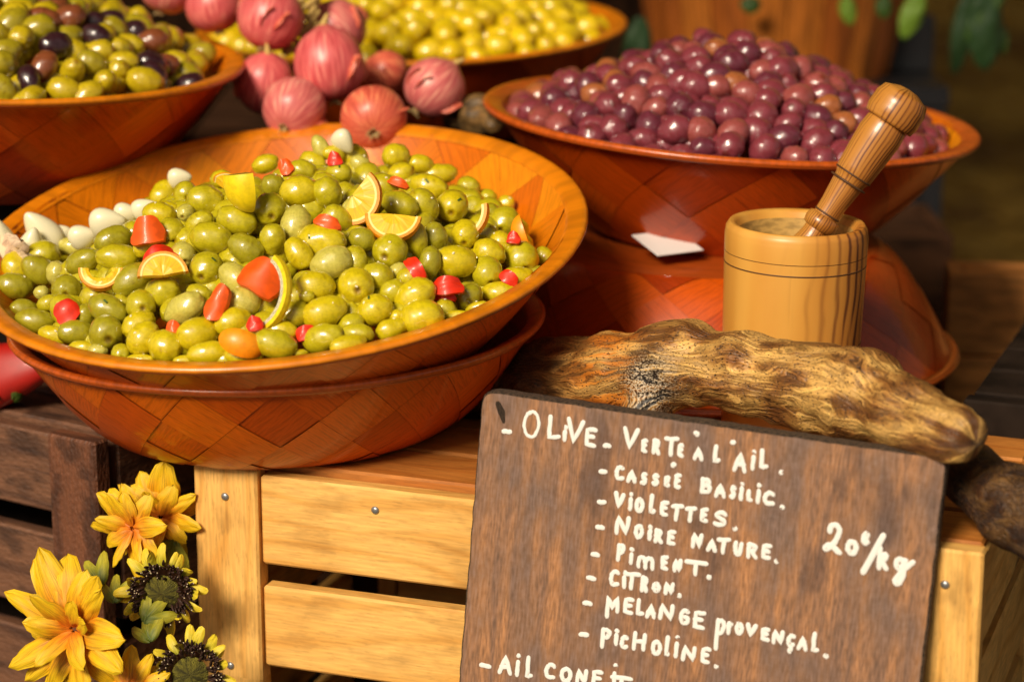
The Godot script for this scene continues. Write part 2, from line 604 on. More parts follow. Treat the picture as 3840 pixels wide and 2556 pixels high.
func blob_mesh(shape: Callable, rings := 12, seg := 18, shade = null) -> ArrayMesh:
	# poles on the x axis; shape(lat -1..1, angle) gives (x, radius)
	var st := begin()
	var rows := []
	var uvs := []
	var cols := []
	for i in rings + 1:
		var lat := -cos(PI * i / rings)
		var r := []
		var u := []
		var c := []
		for j in seg + 1:
			var a := TAU * (j % seg) / seg
			var q: Vector2 = shape.call(lat, a)
			r.append(Vector3(q.x, cos(a) * q.y, sin(a) * q.y))
			u.append(Vector2(float(j) / seg, float(i) / rings))
			c.append(shade.call(lat, a) if shade != null else Color.WHITE)
		rows.append(r)
		uvs.append(u)
		cols.append(c)
	grid(st, rows, uvs, cols)
	return finish(st)


# ---------------------------------------------------------------- setting
func setting() -> void:
	var st := begin()
	st.set_smooth_group(-1)
	for k in [[Vector3(-30, -0.9, -30), Vector3(30, -0.9, -30), Vector3(30, -0.9, 30)], [Vector3(-30, -0.9, -30), Vector3(30, -0.9, 30), Vector3(-30, -0.9, 30)]]:
		face3(st, k[0], k[1], k[2], Vector3.UP)
	st.generate_normals()
	structure("ground", st.commit(), M.ground)
	solo("stone_wall", box_mesh(Vector3(7.0, 3.2, 0.3), 0.01), M.wall, "ochre stone wall out of focus behind the stall", "wall", Transform3D(Basis(), Vector3(0.6, 0.7, -2.25)))
	# unseen canvas added above the picture to shade the back of the display
	var aw := thing("added_awning", "unseen ochre canvas added above the frame to shade the stall", "awning", Transform3D(Basis(Vector3.RIGHT, 0.10), Vector3(0, 1.30, -0.45)))
	part("canvas", box_mesh(Vector3(4.4, 0.006, 1.5), 0.002), M.canvas, aw)
	for z in [-0.73, 0.73]:
		part("bar", box_mesh(Vector3(4.4, 0.03, 0.03), 0.003), M.table, aw, Transform3D(Basis(), Vector3(0, -0.019, z)))
	# the stall's dark wooden table under the crates
	var t := thing("stall_table", "dark wooden stall table under the crates", "table", Transform3D(Basis(), Vector3(0, -0.9, 0)))
	for i in 8:
		part("plank", box_mesh(Vector3(2.2, 0.03, 0.146), 0.002, 0, Vector2(0.3 * i, 0.2 * i)), M.table, t, Transform3D(Basis(), Vector3(0, 0.60, 0.30 - 0.15 * i)))
	for x in [-1.0, 1.0]:
		for z in [0.25, -0.70]:
			part("leg", box_mesh(Vector3(0.06, 0.585, 0.06), 0.003, 1), M.table, t, Transform3D(Basis(), Vector3(x, 0.2925, z)))


func yawed(yaw: float, at: Vector3) -> Transform3D:
	return Transform3D(Basis(Vector3.UP, yaw), at)


func slat_crate(t: Node3D, w: float, h: float, d: float, post_w: float, slat_h: Array, mats: Array, tops: Array, nails: bool, proud: float) -> void:
	# origin: top front left corner; x along the front, z towards the viewer
	for x in [0.0, w - post_w]:
		for z in [0.0, -d + 0.014]:
			part("post", box_mesh(Vector3(post_w, h, 0.014), 0.0015, 1, Vector2(x * 3.0 + z, 0.37)), mats[0], t, Transform3D(Basis(), Vector3(x + post_w / 2, -h / 2, -0.007 + z + (proud if z == 0.0 else 0.0))))
	var y := -0.004
	var k := 0
	for s in slat_h:
		var size := Vector3(w - 2 * post_w - 0.003, s[0], 0.012)
		var tilt := Basis(Vector3.BACK, rng.randf_range(-0.004, 0.004))
		part("slat", box_mesh(size, 0.0015, 0, Vector2(0.23 * k, 0.41 * k)), mats[1 + k % 2], t, Transform3D(tilt, Vector3(w / 2, y - s[0] / 2, -0.008)))
		part("slat", box_mesh(size, 0.0015, 0, Vector2(0.53 * k, 0.11 * k)), mats[1 + k % 2], t, Transform3D(tilt, Vector3(w / 2, y - s[0] / 2, -d + 0.007)))
		for x in [0.007, w - 0.007]:
			part("slat", box_mesh(Vector3(0.012, s[0], d - 0.032), 0.0015, 2, Vector2(0.13 * k, 0.61 * k)), mats[1 + k % 2], t, Transform3D(Basis(), Vector3(x, y - s[0] / 2, -d / 2)))
		y -= s[0] + s[1]
		k += 1
	var n := 4
	var bw := (d - 0.016) / n
	for i in n:
		part("top_board", box_mesh(Vector3(w - 0.006, 0.010, bw - 0.003), 0.0015, 0, Vector2(0.31 * i, 0.17 * i)), tops[i % tops.size()], t, Transform3D(Basis(), Vector3(w / 2, -0.005 + 0.0005 * (i % 2), -0.0155 - bw * (i + 0.5))))
	if nails:
		var nm := lathe_mesh([Vector2(0.0, -0.002), Vector2(0.0022, -0.001), Vector2(0.0026, 0.0002), Vector2(0.0016, 0.001), Vector2(0.0, 0.0012)], 12)
		var b := Basis(Vector3.RIGHT, PI / 2)
		for p in [Vector3(0.021, -0.019, proud + 0.0002), Vector3(0.118, -0.017, -0.0018), Vector3(0.30, -0.018, -0.0018), Vector3(w - 0.02, -0.02, proud + 0.0002), Vector3(0.021, -0.128, proud + 0.0002)]:
			part("nail", nm, M.nail, t, Transform3D(b, p))


func crates() -> void:
	var t := thing("wooden_crate", "pale sunlit pine crate with nailed slats under the front olive bowl", "crate", yawed(deg_to_rad(-19.66), Vector3(-0.1923, 0.0, 0.0185)))
	slat_crate(t, 0.474, 0.27, 0.225, 0.042, [[0.056, 0.0135], [0.052, 0.0145], [0.052, 0.0145], [0.052, 0.01]], [M.pine2, M.pine0, M.pine1], [M.pine_top0, M.pine_top1], true, 0.0)
	# dark crate on the left: its front right corner
	var yaw := deg_to_rad(-32.5)
	var b := Basis(Vector3.UP, yaw)
	var w := 0.42
	t = thing("wooden_crate", "dark brown worn crate left of the sunflowers", "crate", Transform3D(b, Vector3(-0.2549, 0.0, -0.0251) - b.x * w))
	slat_crate(t, w, 0.27, 0.20, 0.040, [[0.052, 0.016], [0.052, 0.016], [0.052, 0.016], [0.052, 0.01]], [M.dark_wood_worn, M.dark_wood, M.dark_wood], [M.dark_wood], false, 0.006)
	# dark crate at the right, behind the stick
	yaw = deg_to_rad(-21.0)
	t = thing("wooden_crate", "near-black crate at the right edge beside the orange plank", "crate", yawed(yaw, Vector3(0.283, 0.022, -0.045)))
	slat_crate(t, 0.40, 0.30, 0.24, 0.04, [[0.055, 0.012], [0.055, 0.012], [0.055, 0.012], [0.055, 0.01]], [M.black_wood, M.black_wood, M.black_wood], [M.black_wood], false, 0.004)
	# supports of the back bowls
	t = thing("wooden_box", "dark box under the mixed olive bowl", "box", Transform3D(Basis(), Vector3(-0.45, -0.27, -0.38)))
	box_with_boards(t, Vector3(0.34, 0.389, 0.34), M.black_wood)
	t = thing("wooden_box", "dark brown box under the yellow olive bowl", "box", Transform3D(Basis(), Vector3(-0.05, -0.27, -0.68)))
	box_with_boards(t, Vector3(0.46, 0.365, 0.40), M.brown_wood)
	t = thing("wooden_box", "low dark box under the upturned bowl and the mortar", "box", Transform3D(Basis(), Vector3(0.075, -0.27, -0.30)))
	box_with_boards(t, Vector3(0.42, 0.2705, 0.26), M.brown_wood)
	t = thing("wooden_box", "dark brown box behind the upturned bowl, before the wall", "box", Transform3D(Basis(), Vector3(0.235, -0.27, -0.72)))
	box_with_boards(t, Vector3(0.30, 0.262, 0.14), M.brown_wood)
	t = thing("wooden_box", "orange-brown wooden box at the right, behind the black crate", "box", Transform3D(Basis(Vector3.UP, -0.12), Vector3(0.52, -0.27, -0.47)))
	box_with_boards(t, Vector3(0.34, 0.272, 0.05), M.orange_wood)
	t = thing("boarded_partition", "dark brown boarded partition behind the yellow olive bowl", "partition", Transform3D(Basis(), Vector3(-0.55, -0.3, -1.25)))
	for i in 9:
		part("board", box_mesh(Vector3(0.146, 1.5, 0.02), 0.002, 1, Vector2(0.3 * i, 0.1 * i)), M.brown_wood, t, Transform3D(Basis(), Vector3(-0.56 + 0.15 * i, 0.75, 0)))


func box_with_boards(t: Node3D, size: Vector3, m: Material) -> void:
	# front, back and end boards round four corners, boarded top
	var n := int(round(size.y / 0.07))
	var bh := size.y / n
	for i in n:
		for s in [-1.0, 1.0]:
			part("board", box_mesh(Vector3(size.x, bh - 0.002, 0.012), 0.001, 0, Vector2(0.3 * i, 0.2 * i + s)), m, t, Transform3D(Basis(), Vector3(0, bh * (i + 0.5), s * (size.z / 2 - 0.006))))
			part("board", box_mesh(Vector3(0.012, bh - 0.002, size.z - 0.026), 0.001, 2, Vector2(0.1 * i, 0.5 * i + s)), m, t, Transform3D(Basis(), Vector3(s * (size.x / 2 - 0.0062), bh * (i + 0.5), 0)))
	var k := int(round(size.z / 0.08))
	var bw := (size.z - 0.028) / k
	for i in k:
		part("top_board", box_mesh(Vector3(size.x - 0.027, 0.012, bw - 0.002), 0.001, 0, Vector2(0.7 * i, 0.3 * i)), m, t, Transform3D(Basis(), Vector3(0, size.y - 0.008, -size.z / 2 + 0.014 + bw * (i + 0.5))))


# ---------------------------------------------------------------- bowls
func wall_at(b: Dictionary, s: float, off: float) -> Vector2:
	var t := clampf(s, 0.0, 1.0)
	var r: float = b.foot + (b.R - b.lip - b.foot) * t
	var y: float = b.base + (b.H - 0.003 - b.base) * pow(t, b.p)
	var dr: float = b.R - b.lip - b.foot
	var dy: float = (b.H - 0.003 - b.base) * b.p * pow(maxf(t, 0.02), b.p - 1.0)
	var n := Vector2(dy, -dr).normalized()
	return Vector2(r, y) + n * off


func veneer_mesh(b: Dictionary, s0: float, ds: float, n: int, off: float, k: int) -> ArrayMesh:
	var st := begin()
	var g := 0.009
	var lines := [-1.0 + g, -0.6, -0.2, 0.2, 0.6, 1.0 - g]
	var rows := []
	var uvs := []
	for i in lines.size():
		var r := []
		var u := []
		for j in lines.size():
			var p: float = lines[i]
			var q: float = lines[j]
			var s := clampf(s0 + ds * (p + q) / 2.0, 0.02, 0.99)
			var a := PI / n * (p - q) / 2.0
			var w := wall_at(b, s, off)
			r.append(Vector3(cos(a) * w.x, w.y, sin(a) * w.x))
			u.append(Vector2(p if k % 2 else q, q if k % 2 else p) * 0.12 + Vector2(0.37 * k, 0.21 * k))
		rows.append(r)
		uvs.append(u)
	grid(st, rows, uvs, [], off > 0.0)
	return finish(st)


func make_bowl(called: String, label: String, where: Transform3D, opt: Dictionary) -> Node3D:
	var b := {"R": 0.174, "H": 0.08, "foot": 0.075, "base": 0.0, "p": 1.35, "lip": 0.006, "thick": 0.0045, "n": 20, "inside": false, "outside": true, "stain_shade": "veneer"}  # the deep veneer set has shade painted into its colour
	b.merge(opt, true)
	var t := thing(called, label, "bowl", where, "woven veneer wooden bowls")
	var prof := [Vector2(0.0005, b.base)]
	var steps := 14
	for i in steps + 1:
		prof.append(wall_at(b, float(i) / steps, 0.0))
	# flared lip
	prof.append(Vector2(b.R - 0.0016, b.H - 0.0052))
	prof.append(Vector2(b.R - 0.0002, b.H - 0.0038))
	prof.append(Vector2(b.R - 0.0006, b.H - 0.0022))
	prof.append(Vector2(b.R - 0.0024, b.H - 0.0018))
	var inn := prof.size()
	for i in steps + 1:
		prof.append(wall_at(b, 0.94 * (1.0 - float(i) / steps), -b.thick))
	prof.append(Vector2(0.0005, b.base + b.thick))
	part("shell", lathe_mesh(prof, 72), M.shell, t)
	# the light wooden ring of the lip, a hair proud of the shell
	var q := [Vector2(b.R - 0.0004, b.H - 0.0034), Vector2(b.R + 0.0006, b.H - 0.0026), Vector2(b.R + 0.0006, b.H - 0.0012), Vector2(b.R - 0.0012, b.H + 0.0005), Vector2(b.R - b.lip * 0.6, b.H + 0.0002), wall_at(b, 0.99, -b.thick - 0.0006), wall_at(b, 0.965, -b.thick - 0.0013)]
	part("rim", lathe_mesh(q, 72), opt.get("rim", M.rim), t)
	var rows := 4
	var ds := 1.0 / rows
	for side in ([1, -1] if b.inside else [1]):
		if side == 1 and not b.outside:
			continue
		for j in rows + 1:
			var vars := []
			for k in 2:
				vars.append(veneer_mesh(b, j * ds, ds, b.n, (0.0004 + 0.0006 * k) * side - (0.0 if side == 1 else b.thick), k))
			for i in b.n:
				var a: float = TAU * i / b.n + (PI / b.n if j % 2 else 0.0) + 0.07
				# leave out what faces away from the stall's front
				var outward: Vector3 = where.basis * Vector3(cos(a), -0.5, sin(a)) * side
				if side == -1:
					outward = where.basis * Vector3(-cos(a), 0.7, -sin(a))
				if outward.dot((CAM - where.origin).normalized()) < -0.30:
					continue
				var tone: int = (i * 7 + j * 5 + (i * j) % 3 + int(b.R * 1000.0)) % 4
				part("veneer_panel", vars[(i * 3 + j * 2 + (i * j) % 5) % 2], M[((b.stain_shade + "%d") if side == 1 else "inner%d") % tone], t, Transform3D(Basis(Vector3.UP, -a), Vector3.ZERO))
	return t


func tilted(rim: Vector3, ax: float, az: float, h: float) -> Transform3D:
	var b := Basis(Vector3.BACK, az) * Basis(Vector3.RIGHT, ax)
	return Transform3D(b, rim - b.y * h)


var big_bowl := Transform3D()
var purple_bowl := Transform3D()
var yellow_bowl := Transform3D()
var mixed_bowl := Transform3D()


func bowls() -> void:
	make_bowl("salad_bowl", "empty wooden bowl nested under the big green olive bowl on the pale crate", tilted(Vector3(-0.1475, 0.0682, -0.0724), 0.0, 0.022, 0.0672), {"R": 0.168, "H": 0.0672, "foot": 0.104, "p": 1.52, "lip": 0.0045, "thick": 0.0035, "rim": M.rim_red})
	big_bowl = tilted(Vector3(-0.1448, 0.1234, -0.0665), 0.18, 0.0796, 0.085)
	make_bowl("salad_bowl", "largest wooden bowl, in front, heaped with big green olives and citrus", big_bowl, {"R": 0.192, "H": 0.085, "foot": 0.100, "p": 1.40, "lip": 0.0060, "inside": true})
	# upside down one under the purple olives
	var up := Transform3D(Basis(Vector3.RIGHT, PI), Vector3(0.1386, 0.0019, -0.2410) + Vector3(0, 0.0772, 0))
	make_bowl("salad_bowl", "wooden bowl turned upside down beneath the purple olive bowl", up, {"R": 0.174, "H": 0.077, "foot": 0.115, "p": 1.5, "n": 16, "stain_shade": "deep", "rim": M.rim_red})
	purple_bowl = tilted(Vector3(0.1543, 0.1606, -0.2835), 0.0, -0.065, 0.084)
	make_bowl("salad_bowl", "wooden bowl heaped with purple olives behind the mortar", purple_bowl, {"R": 0.1745, "H": 0.084, "foot": 0.09, "p": 1.25, "n": 16, "stain_shade": "deep", "inside": true, "rim": M.rim_red})
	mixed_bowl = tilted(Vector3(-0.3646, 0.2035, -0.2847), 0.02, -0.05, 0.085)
	make_bowl("salad_bowl", "wooden bowl of mixed green and black olives left of the onions", mixed_bowl, {"R": 0.176, "H": 0.085, "foot": 0.098, "p": 1.35, "n": 16, "stain_shade": "deep", "inside": true})
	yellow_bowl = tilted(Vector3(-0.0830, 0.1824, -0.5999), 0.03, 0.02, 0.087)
	make_bowl("salad_bowl", "wooden bowl of small yellow olives behind the onions", yellow_bowl, {"R": 0.178, "H": 0.087, "foot": 0.098, "p": 1.35, "n": 16, "stain_shade": "deep", "inside": true})


# ---------------------------------------------------------------- olives
var olive_mesh := []


func make_olive_meshes() -> void:
	for k in 10:
		var n := noise(0.9, 3, 200 + k)
		var hole := k < 2
		var shape := func(lat: float, a: float) -> Vector2:
			var r := sqrt(maxf(0.0, 1.0 - lat * lat))
			var bump_ := 1.0 + 0.085 * n.get_noise_3d(lat * 1.6, cos(a) * r * 1.6, sin(a) * r * 1.6)
			bump_ += 0.016 * n.get_noise_3d(lat * 7.0, cos(a) * r * 7.0, sin(a) * r * 7.0)
			# a bruise or fold on some
			if k > 5:
				var dd := Vector2(lat - 0.2, wrapf(a - 1.0 - k, -PI, PI) * 0.8).length()
				bump_ -= 0.10 * exp(-dd * dd / 0.05)
			var egg := 1.0 - 0.07 * lat * (1.0 if k % 2 else -0.6)
			var x := lat
			if hole and lat > 0.984:
				x = lat - (lat - 0.984) * 11.0
			elif lat > 0.985:
				x = lat + 0.012
			return Vector2(x * bump_, pow(r, 0.93) * egg * bump_)
		var shade := func(lat: float, a: float) -> Color:
			if hole and lat > 0.995:
				return Color(0.16, 0.10, 0.06)
			if lat > 0.985:
				return Color(0.55, 0.42, 0.25)
			var f := 0.5 + 0.5 * n.get_noise_3d(lat * 3.0 + 9.0, cos(a) * 3.0, sin(a) * 3.0)
			var spot := n.get_noise_3d(lat * 9.0, cos(a) * 9.0, sin(a) * 9.0 + 40.0)
			return Color(1, 1, 1).lerp(Color(0.86, 0.84, 0.74), clampf(f * 1.2 - 0.1, 0, 1)).lerp(Color(0.52, 0.42, 0.28), clampf((spot - 0.42) * 4.0, 0, 0.7))
		olive_mesh.append(blob_mesh(shape, 22, 22, shade))


func frame_along(x: Vector3, roll: float) -> Basis:
	x = x.normalized()
	var y := (Vector3.UP if absf(x.y) < 0.9 else Vector3.RIGHT)
	var z := x.cross(y).normalized()
	y = z.cross(x)
	return Basis(x, y, z) * Basis(Vector3.RIGHT, roll)


func olive_node(called: String, skin: String, where: Vector3, axis: Vector3, a: float, b: float, variant: int) -> MeshInstance3D:
	var o := MeshInstance3D.new()
	o.name = numbered(called)
	o.mesh = olive_mesh[variant]
	o.material_override = M[skin]
	o.transform = Transform3D(frame_along(axis, rng.randf() * TAU) * Basis.from_scale(Vector3(a, b, b)), where)
	add_child(o)
	return o


# place (m), half length and half width (mm), lean in degrees, tone
const GREEN := [
	[-0.2230, 0.1379, -0.1109, 10.4, 8.1, -60, 0],
	[-0.3095, 0.0835, -0.0743, 10.8, 9.4, 0, 2],
	[-0.2972, 0.0849, -0.0215, 9.4, 6.4, 10, 2],
	[-0.2855, 0.0845, 0.0059, 12.8, 8.2, 5, 2],
	[-0.2676, 0.1017, -0.0039, 9.2, 9.0, 0, 2],
	[-0.2793, 0.1031, -0.0377, 8.4, 6.5, 90, 3],
	[-0.2790, 0.0933, -0.0033, 6.7, 5.3, -20, 1],
	[-0.2868, 0.0945, -0.0254, 5.0, 4.5, 0, 3],
	[-0.2690, 0.0831, 0.0339, 9.5, 6.0, 15, 0],
	[-0.2535, 0.0878, 0.0441, 11.0, 7.6, 5, 2],
	[-0.2336, 0.0916, 0.0584, 11.1, 10.5, -50, 2],
	[-0.2341, 0.1018, 0.0451, 12.8, 8.4, 22, 2],
	[-0.2466, 0.1040, 0.0225, 8.6, 7.3, -30, 1],
	[-0.2498, 0.0955, 0.0347, 7.0, 6.0, 90, 2],
	[-0.2230, 0.1147, 0.0265, 13.1, 8.8, -35, 2],
	[-0.2144, 0.1060, 0.0507, 9.4, 9.0, 0, 1],
	[-0.2030, 0.1113, 0.0426, 10.9, 9.7, -30, 1],
	[-0.2360, 0.1214, -0.0050, 13.3, 8.2, 3, 1],
	[-0.2611, 0.1133, -0.0277, 12.0, 7.7, -30, 2],
	[-0.2759, 0.1097, -0.0847, 10.8, 6.4, 8, 3],
	[-0.2432, 0.1257, -0.0355, 12.0, 8.4, -15, 2],
	[-0.2946, 0.1032, -0.1003, 9.6, 8.4, 70, 0],
	[-0.2038, 0.1360, -0.0058, 9.4, 9.0, 0, 1],
	[-0.2230, 0.0834, 0.0753, 6.6, 6.0, 0, 1],
	[-0.2145, 0.0969, 0.0615, 10.3, 8.1, -30, 0],
	[-0.2096, 0.0923, 0.0749, 10.7, 9.5, -60, 0],
	[-0.1963, 0.0900, 0.0835, 10.9, 9.5, 25, 0],
	[-0.2488, 0.0820, 0.0574, 7.9, 4.5, 0, 0],
	[-0.2108, 0.0824, 0.0839, 8.3, 3.4, 0, 0],
	[-0.1931, 0.1289, 0.0220, 8.2, 7.6, 60, 3],
	[-0.2171, 0.1291, -0.0012, 9.2, 6.1, -25, 0],
	[-0.2286, 0.1037, 0.0341, 6.0, 4.3, 20, 1],
	[-0.2147, 0.1408, -0.0359, 10.5, 7.7, 10, 0],
	[-0.2376, 0.0828, 0.0663, 5.9, 4.0, 0, 3],
	[-0.1861, 0.1493, -0.0370, 11.8, 9.4, 15, 1],
	[-0.2028, 0.1472, -0.0689, 7.9, 7.9, 0, 1],
	[-0.1976, 0.1438, -0.0265, 5.5, 5.3, 0, 3],
	[-0.1863, 0.1419, -0.0067, 9.4, 7.1, -35, 1],
	[-0.1774, 0.1372, 0.0129, 12.8, 9.5, 5, 1],
	[-0.1635, 0.1449, 0.0001, 12.5, 9.1, 20, 1],
	[-0.1442, 0.1498, -0.0074, 10.2, 10.1, 30, 1],
	[-0.1456, 0.1575, -0.0433, 7.7, 7.0, 0, 2],
	[-0.1283, 0.1562, -0.0295, 12.3, 10.3, 5, 0],
	[-0.1115, 0.1555, -0.0283, 10.3, 8.9, 62, 1],
	[-0.1307, 0.1604, -0.0741, 9.2, 7.1, 10, 1],
	[-0.1273, 0.1577, -0.1184, 9.5, 6.6, 20, 0],
	[-0.1076, 0.1598, -0.0705, 8.4, 6.7, 0, 1],
	[-0.1580, 0.1564, -0.1183, 8.8, 6.2, -20, 0],
	[-0.1822, 0.1532, -0.0843, 7.3, 6.0, 0, 0],
	[-0.1275, 0.1446, 0.0102, 11.8, 9.5, 100, 3],
	[-0.1402, 0.1382, 0.0243, 10.0, 7.9, 95, 1],
	[-0.1553, 0.1344, 0.0288, 11.3, 8.3, 28, 2],
	[-0.1031, 0.1463, 0.0025, 9.8, 7.5, 40, 1],
	[-0.1116, 0.1371, 0.0249, 15.5, 11.0, -2, 0],
	[-0.1237, 0.1333, 0.0375, 10.6, 7.6, 55, 0],
	[-0.1044, 0.1292, 0.0432, 12.6, 9.6, -20, 3],
	[-0.0907, 0.1292, 0.0366, 9.1, 6.8, 70, 1],
	[-0.0909, 0.1491, -0.0107, 11.1, 9.7, -12, 3],
	[-0.0880, 0.1378, 0.0196, 8.2, 7.4, 20, 2],
	[-0.1775, 0.1246, 0.0394, 9.9, 10.1, 0, 1],
	[-0.1032, 0.1588, -0.1303, 11.0, 8.9, 30, 0],
	[-0.1228, 0.1656, -0.1261, 8.6, 5.4, 60, 3],
	[-0.0973, 0.1566, -0.1191, 6.6, 5.7, 20, 3],
	[-0.2108, 0.1413, -0.0478, 7.7, 5.4, 10, 0],
	[-0.1143, 0.1628, -0.1198, 7.3, 5.3, 15, 0],
	[-0.1585, 0.1220, 0.0537, 12.0, 8.3, 38, 3],
	[-0.1533, 0.1124, 0.0665, 10.3, 8.9, 15, 3],
	[-0.1618, 0.1242, 0.0428, 5.3, 3.6, 0, 1],
	[-0.1801, 0.1137, 0.0546, 7.9, 5.3, 20, 1],
	[-0.1873, 0.1072, 0.0649, 13.5, 8.8, -35, 3],
	[-0.1779, 0.0968, 0.0805, 12.8, 9.6, -10, 0],
	[-0.1584, 0.1029, 0.0784, 10.9, 8.7, -12, 0],
	[-0.1710, 0.0885, 0.0931, 12.3, 7.1, -8, 0],
	[-0.1501, 0.0885, 0.0974, 11.5, 6.3, 0, 0],
	[-0.1323, 0.0953, 0.0987, 12.6, 8.7, 22, 1],
	[-0.1308, 0.0994, 0.0843, 10.3, 6.5, 12, 0],
	[-0.1244, 0.1057, 0.0737, 10.1, 8.3, -25, 1],
	[-0.1063, 0.1079, 0.0750, 13.4, 9.3, -20, 0],
	[-0.0909, 0.1037, 0.0672, 8.3, 5.6, 75, 1],
	[-0.1123, 0.1194, 0.0609, 11.6, 9.2, 8, 0],
	[-0.0897, 0.1185, 0.0571, 11.1, 10.9, 0, 0],
	[-0.1197, 0.1200, 0.0496, 7.3, 6.0, -30, 1],
	[-0.1064, 0.0964, 0.0897, 12.7, 8.3, -22, 1],
	[-0.0871, 0.0988, 0.0883, 9.4, 5.9, 5, 1],
	[-0.0915, 0.0953, 0.0993, 11.1, 5.9, -8, 0],
	[-0.1201, 0.0898, 0.0981, 6.0, 2.4, 0, 0],
	[-0.1843, 0.0842, 0.0934, 6.8, 3.5, 0, 0],
	[-0.1167, 0.1161, 0.0710, 4.6, 3.6, 0, 1],
	[-0.0693, 0.1136, 0.0513, 9.0, 7.1, -30, 1],
	[-0.0558, 0.1127, 0.0565, 12.9, 9.7, -35, 0],
	[-0.0513, 0.1034, 0.0715, 13.1, 11.1, -20, 0],
	[-0.0385, 0.1041, 0.0536, 6.9, 6.1, 30, 1],
	[-0.0254, 0.1083, 0.0388, 8.8, 8.6, 0, 2],
	[-0.0073, 0.1071, 0.0272, 11.1, 7.2, 0, 0],
	[-0.0147, 0.1165, 0.0146, 10.4, 9.5, 70, 1],
	[0.0054, 0.1173, -0.0170, 11.3, 11.1, 0, 1],
	[-0.0138, 0.1237, -0.0059, 10.3, 8.8, 20, 0],
	[-0.0336, 0.1238, 0.0168, 13.5, 9.7, 8, 0],
	[-0.0480, 0.1251, 0.0258, 9.9, 6.7, 95, 2],
	[-0.0714, 0.1317, 0.0258, 11.0, 10.6, 0, 1],
	[-0.0778, 0.1213, 0.0452, 9.5, 8.5, 20, 1],
	[-0.0569, 0.1351, 0.0086, 11.6, 7.3, 80, 1],
	[-0.0456, 0.1349, -0.0010, 8.8, 7.1, 80, 2],
	[-0.0284, 0.1330, -0.0157, 9.1, 8.6, 0, 0],
	[-0.0167, 0.1305, -0.0295, 8.7, 6.7, 15, 2],
	[-0.0367, 0.1429, -0.0508, 10.6, 10.1, 0, 0],
	[-0.0049, 0.1309, -0.0611, 9.9, 9.6, 0, 1],
	[0.0152, 0.1163, -0.1397, 11.7, 10.0, 80, 1],
	[-0.0679, 0.1487, -0.0271, 11.8, 8.7, 22, 1],
	[-0.0537, 0.1464, -0.0362, 11.2, 9.0, 55, 1],
	[-0.0518, 0.1494, -0.0798, 12.7, 8.0, 12, 0],
	[-0.0466, 0.1474, -0.1307, 11.9, 6.9, -5, 0],
	[-0.0793, 0.1549, -0.0523, 10.1, 8.3, 0, 1],
	[-0.0706, 0.1530, -0.1019, 9.1, 7.3, -30, 0],
	[-0.0592, 0.1542, -0.1284, 8.8, 6.6, 12, 0],
	[-0.0745, 0.1603, -0.1256, 9.2, 8.2, 0, 0],
	[-0.0283, 0.1386, -0.1339, 8.0, 6.7, 0, 1],
	[-0.0168, 0.1311, -0.1360, 7.3, 5.6, 0, 1],
	[-0.0138, 0.1347, -0.0696, 6.5, 6.4, 0, 2],
	[-0.0038, 0.1270, -0.1370, 6.0, 5.3, 0, 0],
	[0.0203, 0.1135, -0.0371, 7.6, 6.0, 60, 1],
	[-0.0068, 0.1263, -0.0247, 7.5, 6.8, 20, 0],
	[-0.0593, 0.1206, 0.0441, 7.6, 5.9, 0, 1],
	[-0.0663, 0.1231, 0.0377, 6.0, 4.8, -30, 3],
	[-0.0655, 0.1042, 0.0704, 4.8, 4.2, 0, 0],
	[-0.0683, 0.0988, 0.0788, 9.3, 6.4, -12, 0],
	[-0.0778, 0.1079, 0.0694, 10.3, 9.1, -30, 0],
	[-0.0322, 0.1016, 0.0614, 8.7, 4.0, -12, 0],
	[-0.0201, 0.1038, 0.0475, 7.2, 3.3, -20, 0],
	[0.0145, 0.1100, -0.0102, 6.0, 4.4, -40, 2],
	[-0.0911, 0.1008, 0.0778, 7.9, 7.0, 140, 1],
]

var marks := {}


func side_of(d: Vector3) -> String:
	var a := rad_to_deg(atan2(d.x, d.z))
	var k := int(round(a / 45.0))
	return {0: "in front of", 1: "front right of", 2: "right of", 3: "back right of", 4: "behind", -4: "behind", -3: "back left of", -2: "left of", -1: "front left of"}[k]


